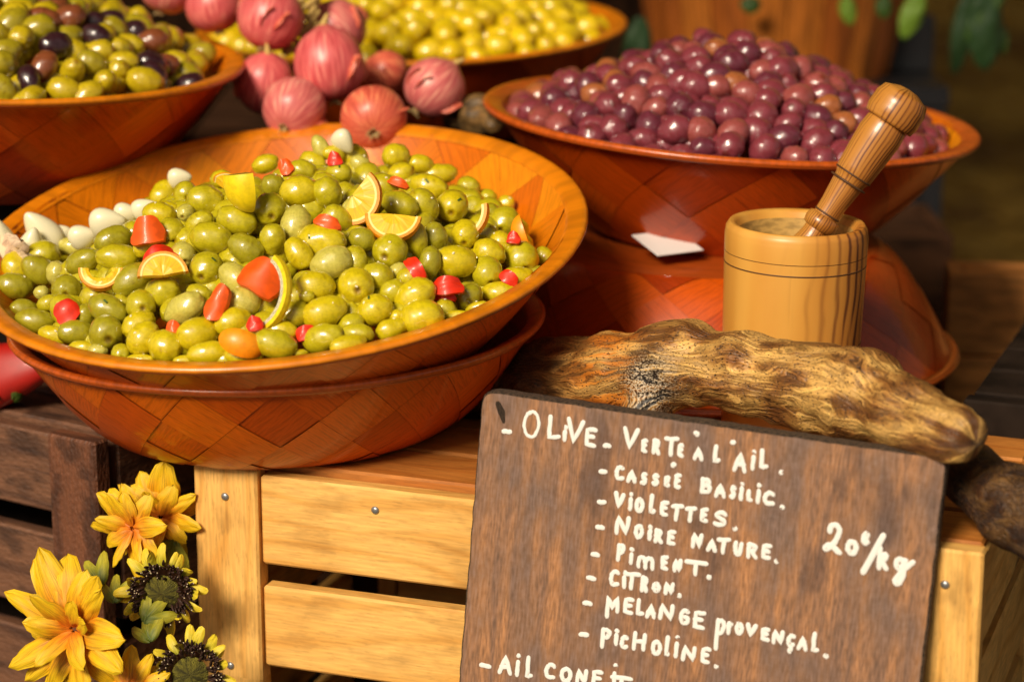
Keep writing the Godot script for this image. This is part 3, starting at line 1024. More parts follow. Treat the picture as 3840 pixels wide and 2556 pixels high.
func green_olives() -> void:
	make_olive_meshes()
	citrus_and_peppers()
	var all := GREEN.duplicate()
	for ring in [[0.1655, 0.0735], [0.150, 0.0800]]:
		for i in 64:
			var a := deg_to_rad(12.0) + deg_to_rad(172.0) * i / 63.0
			var q := big_bowl * Vector3(cos(a) * ring[0], ring[1] + rng.randf_range(-0.002, 0.002), sin(a) * ring[0])
			var free := true
			for row in all:
				if Vector3(row[0], row[1], row[2]).distance_to(q) < 0.0165:
					free = false
					break
			for k in marks:
				if marks[k].distance_to(q) < 0.014:
					free = false
			if free:
				all.append([q.x, q.y, q.z, rng.randf_range(10.5, 12.5), rng.randf_range(8.2, 9.4), rng.randf_range(-60, 60), rng.randi() % 3])
	var where := {}
	for row in all:
		var p := Vector3(row[0], row[1], row[2])
		var best := ""
		var bd := 1e9
		for k in marks:
			var d: float = marks[k].distance_to(p)
			if d < bd:
				bd = d
				best = k
		var key: String = best + "|" + side_of(p - marks[best])
		if not where.has(key):
			where[key] = []
		where[key].append([bd, row])
	var tone_word := ["yellow-green", "mid-green", "dull dark green", "pale grey-green"]
	for key in where:
		var list: Array = where[key]
		list.sort_custom(func(p, q): return p[0] < q[0])
		var bits: PackedStringArray = key.split("|")
		for i in list.size():
			var row: Array = list[i][1]
			var tone: int = row[6]
			var ang := deg_to_rad(row[5])
			var axis := Vector3(cos(ang), -sin(ang) * 0.96, -sin(ang) * -0.26 + rng.randf_range(-0.45, 0.45))
			var variant := 2 + rng.randi() % 8
			if row[3] / row[4] < 1.10:
				axis = Vector3(rng.randf_range(-0.35, 0.35), rng.randf_range(-0.55, 0.05), 1.0)
				variant = rng.randi() % 2
			var o := olive_node("green_olive", "green%d" % tone, Vector3(row[0], row[1], row[2]), axis, row[3] * 0.001, row[4] * 0.001, variant)
			var which: String = "nearest" if i == 0 else ORD[mini(i, 21)]
			tag(o, "%s olive, %s %s the %s" % [tone_word[tone], which, bits[1], bits[0]], "olive", "green olives in the big front bowl")
	# chopped garlic and herbs clinging to the olives
	for kind in 2:
		var bits := MultiMesh.new()
		bits.transform_format = MultiMesh.TRANSFORM_3D
		var bs := begin()
		bs.set_smooth_group(-1)
		chamfer_box(bs, Vector3.ZERO, Vector3(0.0017, 0.0008, 0.0012) if kind == 0 else Vector3(0.003, 0.0004, 0.0012), 0.0003 if kind == 0 else 0.0001)
		bs.generate_normals()
		bits.mesh = bs.commit()
		var spots := []
		for row in all:
			for i in (rng.randi() % 2 if kind == 0 else int(rng.randf() < 0.12)):
				var d := Vector3(rng.randf_range(-0.8, 0.8), rng.randf_range(0.1, 1.0), rng.randf_range(-0.1, 1.0)).normalized()
				var rad: float = row[4] * 0.00101 + 0.0002
				spots.append(Transform3D(look(d, rng.randf() * TAU) * Basis(Vector3.RIGHT, PI / 2), Vector3(row[0], row[1], row[2]) + d * rad))
		bits.instance_count = spots.size()
		for i in spots.size():
			bits.set_instance_transform(i, spots[i])
		var bi := MultiMeshInstance3D.new()
		bi.name = ["chopped_garlic", "herb_flakes"][kind]
		bi.multimesh = bits
		bi.material_override = [M.garlic, M.herb][kind]
		add_child(bi)
		tag(bi, ["chopped garlic clinging to the green olives", "dark herb flakes clinging to the green olives"][kind], ["garlic", "herbs"][kind], "", "stuff")
	# the olives underneath, of which only glimpses show
	var mm := MultiMesh.new()
	mm.transform_format = MultiMesh.TRANSFORM_3D
	mm.mesh = olive_mesh[3]
	var list := []
	var inv := big_bowl
	for i in 520:
		var r := 0.165 * sqrt(rng.randf())
		var a := rng.randf() * TAU
		var x := r * cos(a)
		var z := r * sin(a)
		var y := 0.085 - 0.020 + 0.064 * (1.0 - (pow(x - 0.004, 2) + pow(z - 0.028, 2)) / (0.172 * 0.172)) - rng.randf_range(0.013, 0.030)
		# stay above the bowl's wall
		var tt := clampf((r - 0.100 + 0.012) / 0.086, 0.0, 1.0)
		if y < 0.082 * pow(tt, 1.40) + 0.012:
			continue
		list.append(Transform3D(frame_along(Vector3(rng.randfn(), rng.randfn() * 0.5, rng.randfn()), 0.0) * Basis.from_scale(Vector3(0.0112, 0.0088, 0.0088)), inv * Vector3(x, y, z)))
	mm.instance_count = list.size()
	for i in list.size():
		mm.set_instance_transform(i, list[i])
	var mi := MultiMeshInstance3D.new()
	mi.name = "buried_green_olives"
	mi.multimesh = mm
	mi.material_override = M.green1
	add_child(mi)
	tag(mi, "green olives buried under the top layer in the front bowl", "olives", "", "stuff")


func olive_heap(called: String, bowl: Transform3D, rim_h: float, radius: float, base: float, rise: float, pitch: float, a: float, b: float, skins: Array, words: Array, place: String, group: String, power: float) -> void:
	# rows of olives from the front rim towards the back of the mound
	var inv := bowl
	var to_cam := (CAM - bowl.origin).normalized()
	var rows := []
	var z := radius
	while z > -radius:
		var row := []
		var half := sqrt(maxf(0.0, radius * radius - z * z))
		var x := -half + rng.randf() * pitch * 0.5
		while x < half:
			var px := x + rng.randf_range(-0.22, 0.22) * pitch
			var pz := z + rng.randf_range(-0.25, 0.25) * pitch
			var q := clampf(sqrt(px * px + pz * pz) / radius, 0.0, 1.0)
			var y := rim_h + base + rise * (1.0 - pow(q, power)) + rng.randf_range(-0.003, 0.003)
			var slope := rise * power * pow(q, power - 1.0) / radius
			var nrm := (bowl.basis * Vector3(px / maxf(q * radius, 0.001) * slope, 1.0, pz / maxf(q * radius, 0.001) * slope)).normalized()
			if nrm.dot(to_cam) > -0.02:
				row.append(inv * Vector3(px, y, pz))
			x += pitch
		if row.size():
			rows.append(row)
		z -= pitch * 0.84
	# the olives beneath, glimpsed between those on top
	var mm := MultiMesh.new()
	mm.transform_format = MultiMesh.TRANSFORM_3D
	mm.mesh = olive_mesh[4]
	var under := []
	for i in 420:
		var rr := radius * 0.97 * sqrt(rng.randf())
		var an := rng.randf() * TAU
		var y := rim_h + base + rise * (1.0 - pow(rr / radius, power)) - rng.randf_range(0.009, 0.020)
		if y < rim_h * pow(clampf((rr - 0.06) / 0.105, 0.0, 1.0), 1.25) + b + 0.001:
			continue
		under.append(Transform3D(frame_along(Vector3(rng.randfn(), rng.randfn() * 0.5, rng.randfn()), 0.0) * Basis.from_scale(Vector3(a, b, b)), inv * Vector3(rr * cos(an), y, rr * sin(an))))
	mm.instance_count = under.size()
	for i in under.size():
		mm.set_instance_transform(i, under[i])
	var mi := MultiMeshInstance3D.new()
	mi.name = "buried_" + called + "_mass"
	mi.multimesh = mm
	mi.material_override = M[skins[0][0]]
	add_child(mi)
	tag(mi, "olives buried beneath the top layer: " + group, "olives", "", "stuff")
	for i in rows.size():
		rows[i].sort_custom(func(p, q): return p.x < q.x)
		for j in rows[i].size():
			var pick := 0
			var f := rng.randf()
			for k in skins.size():
				if f < skins[k][1]:
					pick = k
					break
			var ax := Vector3(rng.randfn(), rng.randfn() * 0.45, rng.randfn() * 0.8)
			var s := rng.randf_range(0.86, 1.12)
			var o := olive_node(called, skins[pick][0], rows[i][j], ax, a * s, b * s * rng.randf_range(0.95, 1.05), 2 + rng.randi() % 8)
			tag(o, "%s olive, %s from the left in the %s row %s" % [words[pick], ORD[mini(j, 21)], ORD[mini(i, 21)], place], "olive", group)


func olive_heaps() -> void:
	olive_heap("purple_olive", purple_bowl, 0.084, 0.149, -0.008, 0.058, 0.0184, 0.0112, 0.0095, [["purple0", 0.48], ["purple1", 0.74], ["purple2", 0.80], ["purple3", 1.0]], ["deep purple", "reddish purple", "brownish purple", "blackish purple"], "from the front rim", "purple olives in the bowl behind the mortar", 1.35)
	olive_heap("yellow_olive", yellow_bowl, 0.087, 0.155, -0.006, 0.045, 0.0205, 0.0120, 0.0096, [["yellow0", 0.6], ["yellow1", 1.0]], ["bright yellow", "greenish yellow"], "from the front rim", "yellow olives in the bowl behind the onions", 1.7)
	olive_heap("mixed_olive", mixed_bowl, 0.085, 0.150, -0.006, 0.050, 0.0200, 0.0120, 0.0090, [["mixed0", 0.5], ["mixed1", 0.80], ["black0", 0.92], ["brown0", 1.0]], ["yellow-green", "dull green", "black", "brown"], "from the front rim", "mixed olives in the bowl at the left", 1.7)


# ---------------------------------------------------------------- citrus, peppers, garlic in the front bowl
func sector(r0: float, r1: float, a0: float, a1: float, thick: float, dome := 0.0, seg := 14, wob := 0.0) -> ArrayMesh:
	# a slab cut from a ring, in the x-y plane, z its thickness
	var st := begin()
	var n := noise(0.8, 2, int(r1 * 1e5) + int(a0 * 10.0))
	var rows := []
	var uvs := []
	for i in seg + 1:
		var a := lerpf(a0, a1, float(i) / seg)
		var d := Vector3(cos(a), sin(a), 0)
		var k := 1.0 + wob * n.get_noise_2d(i * 1.7, 3.0)
		var mid := (r0 + r1) * 0.5
		var row := [d * r0 * k + Vector3(0, 0, -thick / 2), d * r1 + Vector3(0, 0, -thick * 0.5), d * (r1 + thick * 0.08) , d * r1 + Vector3(0, 0, thick * 0.5), d * mid + Vector3(0, 0, thick / 2 + dome * (0.6 + 0.4 * absf(sin(i * PI / 3.5)))), d * r0 * k + Vector3(0, 0, thick / 2), d * r0 * k + Vector3(0, 0, -thick / 2)]
		rows.append(row)
		var u := []
		for j in row.size():
			u.append(Vector2(float(i) / seg, float(j) / 6.0))
		uvs.append(u)
	st.set_smooth_group(-1)
	grid(st, rows, uvs)
	for e in [0, seg]:
		var c := Vector3.ZERO
		for j in 6:
			c += rows[e][j] / 6.0
		var nn := Vector3(sin(a0), -cos(a0), 0) if e == 0 else Vector3(-sin(a1), cos(a1), 0)
		for j in 6:
			face3(st, c, rows[e][j], rows[e][j + 1], nn, uvs[e][j], uvs[e][j], uvs[e][j + 1])
	st.generate_normals()
	return st.commit()


func look(dir: Vector3, roll: float) -> Basis:
	# z axis along dir, turned by roll about it
	var z := dir.normalized()
	var x := Vector3.UP.cross(z).normalized()
	var y := z.cross(x)
	return Basis(x, y, z) * Basis(Vector3.BACK, roll)


func citrus_slice(label: String, mark: String, at: Vector3, facing: Vector3, roll: float, r: float, a0: float, a1: float, inner: float, lemon := false) -> void:
	var cat := "lemon slice" if lemon else "orange slice"
	var t := thing("lemon_slice" if lemon else "orange_slice", label, cat, Transform3D(look(facing, deg_to_rad(roll)), at), "citrus pieces among the green olives")
	var rind: Material = M.lemon_rind if lemon else M.orange_rind
	var flesh: Material = M.lemon_flesh if lemon else M.orange_flesh
	part("rind", sector(r * 0.90, r, a0, a1, 0.0052), rind, t)
	part("pith", sector(r * 0.82, r * 0.899, a0, a1, 0.0054), M.lemon_pith if lemon else M.pith, t)
	if inner < 0.8:
		part("flesh", sector(r * inner, r * 0.819, a0 + 0.02, a1 - 0.02, 0.0048, 0.0007, 14, 0.12), flesh, t)
	marks[mark] = at


func wedge_mesh(r: float, half: float, rind: bool, cut := PI / 2) -> ArrayMesh:
	# a wedge of a ball about the y axis: the peel, or the two cut faces
	var st := begin()
	var rows := []
	var uvs := []
	var n := 14
	if rind:
		for i in n + 1:
			var lat := lerpf(-PI / 2, cut, float(i) / n)
			var row := []
			var u := []
			for j in 9:
				var a := lerpf(-half, half, j / 8.0)
				row.append(Vector3(sin(a) * cos(lat), sin(lat) * 1.25, cos(a) * cos(lat)) * r)
				u.append(Vector2(j / 8.0, float(i) / n))
			rows.append(row)
			uvs.append(u)
		grid(st, rows, uvs)
		return finish(st)
	for s in [-1.0, 1.0]:
		var c := Vector3(0, 0, 0.02 * r)
		for i in n:
			var p := []
			for k in [i, i + 1]:
				var lat := lerpf(-PI / 2, cut, float(k) / n)
				p.append(Vector3(sin(half * s) * cos(lat), sin(lat) * 1.25, cos(half * s) * cos(lat)) * r * 0.985)
			face3(st, c, p[0], p[1], Vector3(s, 0, 0), Vector2(0.5, 0.5), Vector2(0.2, i * 0.1), Vector2(0.2, i * 0.1 + 0.1))
	if cut < 1.5:
		var c := Vector3(0, sin(cut) * 1.25 * r * 0.96, 0.02 * r)
		for j in 8:
			var p := []
			for k in [j, j + 1]:
				var a := lerpf(-half, half, k / 8.0)
				p.append(Vector3(sin(a) * cos(cut), sin(cut) * 1.25, cos(a) * cos(cut)) * r * 0.985)
			face3(st, c, p[0], p[1], Vector3.UP, Vector2(0.5, 0.5), Vector2(0.2, j * 0.1), Vector2(0.2, j * 0.1 + 0.1))
	return finish(st)


func citrus_wedge(label: String, mark: String, at: Vector3, b: Basis, r: float, half: float, lemon: bool, cut := PI / 2) -> void:
	var t := thing("lemon_wedge" if lemon else "orange_wedge", label, "lemon wedge" if lemon else "orange wedge", Transform3D(b, at), "citrus pieces among the green olives")
	part("rind", wedge_mesh(r, half, true, cut), M.lemon_rind if lemon else M.orange_rind, t)
	part("flesh", wedge_mesh(r, half, false, cut), M.lemon_flesh if lemon else M.orange_flesh, t)
	marks[mark] = at


func pepper(label: String, mark: String, at: Vector3, facing: Vector3, roll: float, w: float, h: float, curl: float, orange := false) -> void:
	# a curled piece of pepper wall with a ragged outline and a thickness
	var st := begin()
	var n := noise(0.9, 2, int(at.x * 1e5) + 77)
	var k := 8
	for side in [0, 1]:
		var rows := []
		var uvs := []
		st.set_smooth_group(side)
		for i in k + 1:
			var row := []
			var u := []
			for j in k + 1:
				var p := Vector2(float(i) / k - 0.5, float(j) / k - 0.5)
				var e := p * 2.0
				p = Vector2(e.x * lerpf(1.0, sqrt(1.0 - e.y * e.y * 0.5), 0.7), e.y * lerpf(1.0, sqrt(1.0 - e.x * e.x * 0.5), 0.7)) * 0.5
				var ragged := 1.0 + 0.14 * n.get_noise_2d(p.x * 2.2, p.y * 2.2)
				var x := p.x * w * ragged * (1.0 - 0.35 * p.y)
				var y := p.y * h * (1.0 + 0.2 * n.get_noise_2d(p.x * 1.2 + 9.0, p.y))
				var z := -curl * (p.x * p.x * 4.0) * w + 0.0007 * n.get_noise_2d(p.x * 2.0, p.y * 2.0 + 20.0)
				var th := 0.0040
				row.append(Vector3(x, y, z + (th * 0.5 if side == 0 else -th * 0.5)))
				u.append(Vector2(p.x, p.y) * 0.4 + Vector2(at.x, at.z) * 9.0)
			rows.append(row)
			uvs.append(u)
		grid(st, rows, uvs, [], side == 0)
		if side == 0:
			st.set_meta("front", rows)
		else:
			var f: Array = st.get_meta("front")
			st.set_smooth_group(2)
			for e in 4:
				var A := []
				var B := []
				var ua := []
				for q in k + 1:
					var ij: Array = [[0, q], [k, q], [q, 0], [q, k]][e]
					A.append(f[ij[0]][ij[1]])
					B.append(rows[ij[0]][ij[1]])
					ua.append(Vector2(q * 0.05, 0.3))
				grid(st, [A, B], [ua, ua], [], e == 0 or e == 3)
	var o := solo("pepper_piece", finish(st), M.orange_pepper if orange else M.red_pepper, label, "pepper piece", Transform3D(look(facing, deg_to_rad(roll)), at), "pepper pieces among the green olives")
	marks[mark] = at


func clove_mesh() -> ArrayMesh:
	var shape := func(lat: float, a: float) -> Vector2:
		var r := sqrt(maxf(0.0, 1.0 - lat * lat))
		return Vector2(lat, r * (0.80 - 0.32 * lat) * (1.0 + 0.10 * cos(2.0 * a)))
	return blob_mesh(shape, 12, 16)


func citrus_and_peppers() -> void:
	var f := Vector3(-0.1, 0.45, 0.9)
	citrus_wedge("big yellow lemon wedge standing peel outwards on the heap", "big lemon wedge", Vector3(-0.1561, 0.1689, 0.0009), Basis(Vector3.BACK, 0.16) * Basis(Vector3.UP, -0.42) * Basis(Vector3.RIGHT, -0.1), 0.0150, 0.80, true, 0.30)
	citrus_slice("thin orange slice lying just left of the lemon wedge", "thin orange slice by the lemon wedge", Vector3(-0.1728, 0.1585, -0.0301), Vector3(0.2, 0.75, 0.6), -20, 0.010, 0.0, 2.6, 0.2)
	citrus_slice("upright orange quarter slice near the top of the heap", "upright orange quarter", Vector3(-0.0943, 0.1594, -0.0024), Vector3(-0.25, 0.25, 0.95), -32, 0.0175, -1.35, 1.5, 0.05)
	citrus_slice("half orange slice with its flesh showing, at the centre right", "half orange slice", Vector3(-0.0698, 0.1504, 0.0124), Vector3(0.0, 0.62, 0.78), -4, 0.0165, -3.1, -0.05, 0.02)
	citrus_slice("thin orange rind ring curled under a round olive at the right", "curled orange ring", Vector3(-0.0323, 0.1439, -0.0255), Vector3(-0.3, 0.5, 0.8), -30, 0.0190, -1.9, 0.9, 0.86)
	citrus_slice("half orange slice lying left of centre with a straight cut edge", "left orange half slice", Vector3(-0.2007, 0.1232, 0.0522), Vector3(0.1, 0.50, 0.86), 6, 0.0145, 0.05, 3.05, 0.02)
	citrus_slice("hollow crescent of orange rind at the left of the heap", "orange crescent", Vector3(-0.2411, 0.1207, 0.0245), Vector3(0.0, 0.60, 0.8), -3, 0.0130, -3.1, 0.05, 0.52)
	citrus_wedge("small orange wedge, peel up, near the front rim", "front orange wedge", Vector3(-0.1513, 0.0957, 0.0982), Basis(Vector3.BACK, 1.25) * Basis(Vector3.UP, 0.3), 0.0108, 0.8, false)
	citrus_wedge("thin orange wedge by the right wall of the bowl", "right orange wedge", Vector3(0.0093, 0.1283, -0.0355), Basis(Vector3.BACK, 0.35) * Basis(Vector3.UP, -0.5), 0.0112, 0.5, false)
	citrus_slice("large curved lemon rind with white pith at the centre", "lemon rind curl", Vector3(-0.1453, 0.1193, 0.0740), Vector3(-0.55, 0.35, 0.75), -8, 0.0245, -1.25, 1.30, 0.83, true)
	pepper("big orange-red pepper piece folded beside the lemon rind", "big orange pepper", Vector3(-0.1431, 0.1287, 0.0690), Vector3(-0.1, 0.6, 0.75), -28, 0.026, 0.022, 0.3, true)
	pepper("upright orange-red pepper strip left of the lemon rind", "upright pepper strip", Vector3(-0.1668, 0.1156, 0.0805), Vector3(-0.3, 0.4, 0.85), -16, 0.012, 0.022, 0.25, true)
	pepper("orange-red pepper piece near the garlic at the back left", "back left orange pepper", Vector3(-0.2160, 0.1409, 0.0095), f, 10, 0.020, 0.017, 0.3, true)
	pepper("red pepper piece behind the left orange half slice", "red pepper behind the orange", Vector3(-0.2063, 0.1319, 0.0333), Vector3(0, 0.7, 0.7), 25, 0.021, 0.012, 0.3)
	pepper("bright red pepper square by the front left rim", "red pepper square", Vector3(-0.2598, 0.0999, 0.0398), Vector3(0.1, 0.35, 0.9), 30, 0.0150, 0.0145, 0.2)
	pepper("small orange-red pepper bit at the centre", "small centre pepper", Vector3(-0.1079, 0.1499, 0.0260), f, -15, 0.016, 0.008, 0.2, true)
	pepper("small red pepper bit at the top of the heap", "top red pepper", Vector3(-0.1098, 0.1687, -0.0695), f, 10, 0.009, 0.009, 0.2)
	pepper("small orange-red pepper bit left of the top one", "top left pepper", Vector3(-0.1383, 0.1677, -0.0488), f, 30, 0.009, 0.010, 0.2, true)
	pepper("red pepper strip lying between olives right of centre", "red strip right of centre", Vector3(-0.0558, 0.1277, 0.0496), Vector3(-0.2, 0.5, 0.8), -50, 0.018, 0.0085, 0.3)
	pepper("wide red pepper strip near the right front rim", "wide red strip", Vector3(-0.0379, 0.1190, 0.0554), f, 5, 0.019, 0.0105, 0.3)
	pepper("small red pepper strip beside the right rim", "red strip by the right rim", Vector3(-0.0018, 0.1166, 0.0270), f, -35, 0.012, 0.008, 0.2)
	pepper("tiny red pepper bit under the right orange wedge", "tiny right pepper", Vector3(0.0008, 0.1313, -0.0125), f, 0, 0.008, 0.008, 0.2)
	pepper("small red pepper bit below the lemon rind", "red bit below the lemon rind", Vector3(-0.1446, 0.1053, 0.0919), f, 10, 0.009, 0.009, 0.2)
	pepper("orange pepper bit high on the right of the heap", "high orange pepper", Vector3(-0.0692, 0.1601, -0.0395), f, -20, 0.013, 0.006, 0.2, true)
	pepper("dark red pepper bit sunk near the front rim", "sunken red pepper", Vector3(-0.1162, 0.0994, 0.0893), f, 20, 0.012, 0.009, 0.2)
	pepper("dark red pepper shred sunk before the wide red strip", "sunken red shred", Vector3(-0.0391, 0.1108, 0.0503), f, 0, 0.013, 0.006, 0.2)
	pepper("brownish orange pepper bit sunk at the left front", "sunken orange bit", Vector3(-0.1924, 0.0997, 0.0771), f, 0, 0.008, 0.008, 0.2, true)
	# peeled garlic
	var cm := clove_mesh()
	var spots := [[Vector3(-0.2900, 0.1123, -0.0989), "leftmost whole peeled garlic clove along the back left", 0.0115, 0.6], [Vector3(-0.2697, 0.1171, -0.0798), "peeled garlic clove second from the left along the back", 0.0095, 0.3], [Vector3(-0.2513, 0.1290, -0.0661), "largest white garlic clove, by the back left orange pepper", 0.0118, 0.2], [Vector3(-0.2405, 0.1332, -0.0737), "small garlic clove behind the largest white clove", 0.0085, 0.1], [Vector3(-0.2271, 0.1391, -0.0601), "small garlic clove right of the small back clove", 0.0085, 0.5], [Vector3(-0.2117, 0.1486, -0.1103), "single white garlic clove at the back left crest", 0.0080, 0.2], [Vector3(-0.1078, 0.1704, -0.1200), "white garlic clove at the very top under the onions", 0.0085, -0.9]]
	for s in spots:
		solo("garlic_clove", cm, M.garlic, s[1], "garlic clove", Transform3D(frame_along(Vector3(cos(s[3]), sin(s[3]), 0.2), 0.4) * Basis.from_scale(Vector3(s[2], s[2], s[2] * 0.9)), s[0]), "peeled garlic cloves among the olives")
		marks["garlic clove " + ("at the crest" if s[3] == -0.9 else "row")] = s[0]
	# an opened garlic bulb at the left wall
	var gb := thing("garlic_bulb", "opened garlic bulb with peach skin against the bowl's left wall", "garlic bulb", Transform3D(Basis.from_scale(Vector3(1.1, 1.15, 1.0)), Vector3(-0.3088, 0.1011, -0.0873)))
	for k in [[Vector3(0.004, 0.004, 0.006), 0.017, 1.3], [Vector3(-0.012, 0.006, 0.0), 0.018, 1.7], [Vector3(0.000, -0.012, 0.010), 0.016, 1.1], [Vector3(-0.016, -0.010, 0.008), 0.018, 1.6], [Vector3(0.010, 0.014, -0.006), 0.015, 2.2]]:
		part("clove", cm, M.garlic, gb, Transform3D(frame_along(Vector3(cos(k[2]), sin(k[2]), 0.3), k[2]) * Basis.from_scale(Vector3(k[1], k[1] * 0.75, k[1] * 0.75)), k[0]))
	for k in [[Vector3(0.012, 0.006, 0.004), -0.5, 0.020], [Vector3(0.002, 0.016, 0.0), -0.9, 0.022], [Vector3(-0.012, 0.018, -0.004), -0.2, 0.020], [Vector3(0.014, -0.004, 0.008), 0.2, 0.015]]:
		part("papery_skin", petal_mesh(k[2] * 1.5, k[2] * 0.8, 0.5, 0.5, Color(0.85, 0.58, 0.38), Color(0.82, 0.50, 0.28), 3), M.garlic_skin, gb, Transform3D(Basis(Vector3.BACK, k[1]) * Basis(Vector3.RIGHT, 1.2), k[0] + Vector3(-0.012, -0.012, 0.004)))
	marks["garlic bulb"] = Vector3(-0.3158, 0.1030, -0.0923)


# ---------------------------------------------------------------- onions
func onion(label: String, at: Vector3, r: float, axis: Vector3, m: int, squash: float) -> void:
	# axis points from the neck to the root
	var t := thing("rose_onion", label, "onion", Transform3D(frame_along(axis, at.x * 50.0), at), "braid of rose onions")
	var n := noise(0.8, 3, int(at.x * 1e4) + 400)
	var shape := func(lat: float, a: float) -> Vector2:
		var q := sqrt(maxf(0.0, 1.0 - lat * lat))
		var rr := pow(q, 0.86) * (1.0 + 0.03 * n.get_noise_3d(lat * 1.5, cos(a), sin(a)) + 0.006 * sin(a * 14.0 + 2.0 * lat))
		var x := lat * squash
		if lat < -0.95:
			x -= (absf(lat) - 0.95) * 2.0
		if lat > 0.97:
			x -= 0.03
		return Vector2(x, rr) * r
	part("skin", blob_mesh(shape, 24, 40), M["onion%d" % m], t)
	# root tuft
	var st := begin()
	for i in 16:
		var a := i * 2.4
		var d := Vector3(1.0, 0.9 * cos(a), 0.9 * sin(a)) * r * rng.randf_range(0.08, 0.2)
		var p0 := Vector3(r * squash * 0.95, cos(a) * r * 0.06, sin(a) * r * 0.06)
		add_tube(st, [p0, p0 + d * Vector3(1, 0.6, 0.6), p0 + d], [r * 0.030, r * 0.022, r * 0.012], 5)
	part("root_tuft", finish(st), M.onion_root, t)
	part("neck", tube_mesh([Vector3(-r * squash * 1.02, 0, 0), Vector3(-r * (squash + 0.16), r * 0.04, 0), Vector3(-r * (squash + 0.34), r * 0.14, r * 0.06)], [r * 0.16, r * 0.10, r * 0.06], 8), M.straw, t)
	for i in 3:
		# loose papery flakes
		var a := rng.randf() * TAU
		part("skin_flake", petal_mesh(r * 0.8, r * 0.35, 0.9, 0.4, Color(0.70, 0.36, 0.24), Color(0.80, 0.50, 0.34), i), M["onion2"], t, Transform3D(Basis(Vector3.RIGHT, a) * Basis(Vector3.BACK, 1.25), Vector3(r * squash * 0.55, cos(a) * r * 0.82, sin(a) * r * 0.82)))


func onions() -> void:
	onion("large glossy rose onion with white shine, top left of the braid", Vector3(-0.1725, 0.2232, -0.3210), 0.0236, Vector3(-0.2, -0.75, 0.3), 0, 0.95)
	onion("rose onion cut by the top edge, second from the left", Vector3(-0.2178, 0.2266, -0.3633), 0.0210, Vector3(0.2, -0.9, 0.3), 0, 0.9)
	onion("rose onion hanging farthest left at the top", Vector3(-0.2546, 0.2372, -0.3868), 0.0206, Vector3(-0.3, -0.9, 0.2), 1, 0.9)
	onion("rose onion at the back of the braid, before the yellow olives", Vector3(-0.1304, 0.2068, -0.3787), 0.0238, Vector3(0.5, -0.5, 0.1), 1, 0.9)
	onion("tallest rose onion in the middle of the braid, root down", Vector3(-0.1291, 0.1944, -0.2926), 0.0248, Vector3(0.15, -0.95, 0.25), 0, 1.05)
	onion("rose onion with a broad white patch, left of the middle one", Vector3(-0.1759, 0.1783, -0.3089), 0.0208, Vector3(-0.1, -0.8, -0.2), 0, 1.05)
	onion("rose onion showing its root, lowest on the left", Vector3(-0.1518, 0.1675, -0.2646), 0.0224, Vector3(-0.30, -0.45, 0.85), 1, 0.95)
	onion("peach rose onion with root facing out, lowest in the braid", Vector3(-0.0952, 0.1645, -0.2431), 0.0231, Vector3(0.03, -0.30, 0.95), 2, 0.9)
	onion("orange-brown onion half hidden behind the middle ones", Vector3(-0.0921, 0.1794, -0.3506), 0.0171, Vector3(0.7, -0.4, 0.1), 2, 0.9)
	onion("rose onion farthest right with pale stripes", Vector3(-0.0552, 0.1753, -0.3081), 0.0220, Vector3(-0.55, -0.65, 0.2), 1, 0.95)
	var st := begin()
	for i in 7:
		var pts := []
		var rr := []
		for k in 9:
			var p := Vector3(-0.1527, 0.1977, -0.3297).lerp(Vector3(-0.1518, 0.2677, -0.3743), k / 8.0)
			p += Vector3(0.012 * sin(k * 1.1 + i * 0.9), 0, 0.008 * cos(k * 1.1 + i * 0.9))
			pts.append(p)
			rr.append(0.0022)
		add_tube(st, pts, rr, 6)
	solo("straw_braid", finish(st), M.straw, "twisted straw braid that ties the rose onions", "braid")


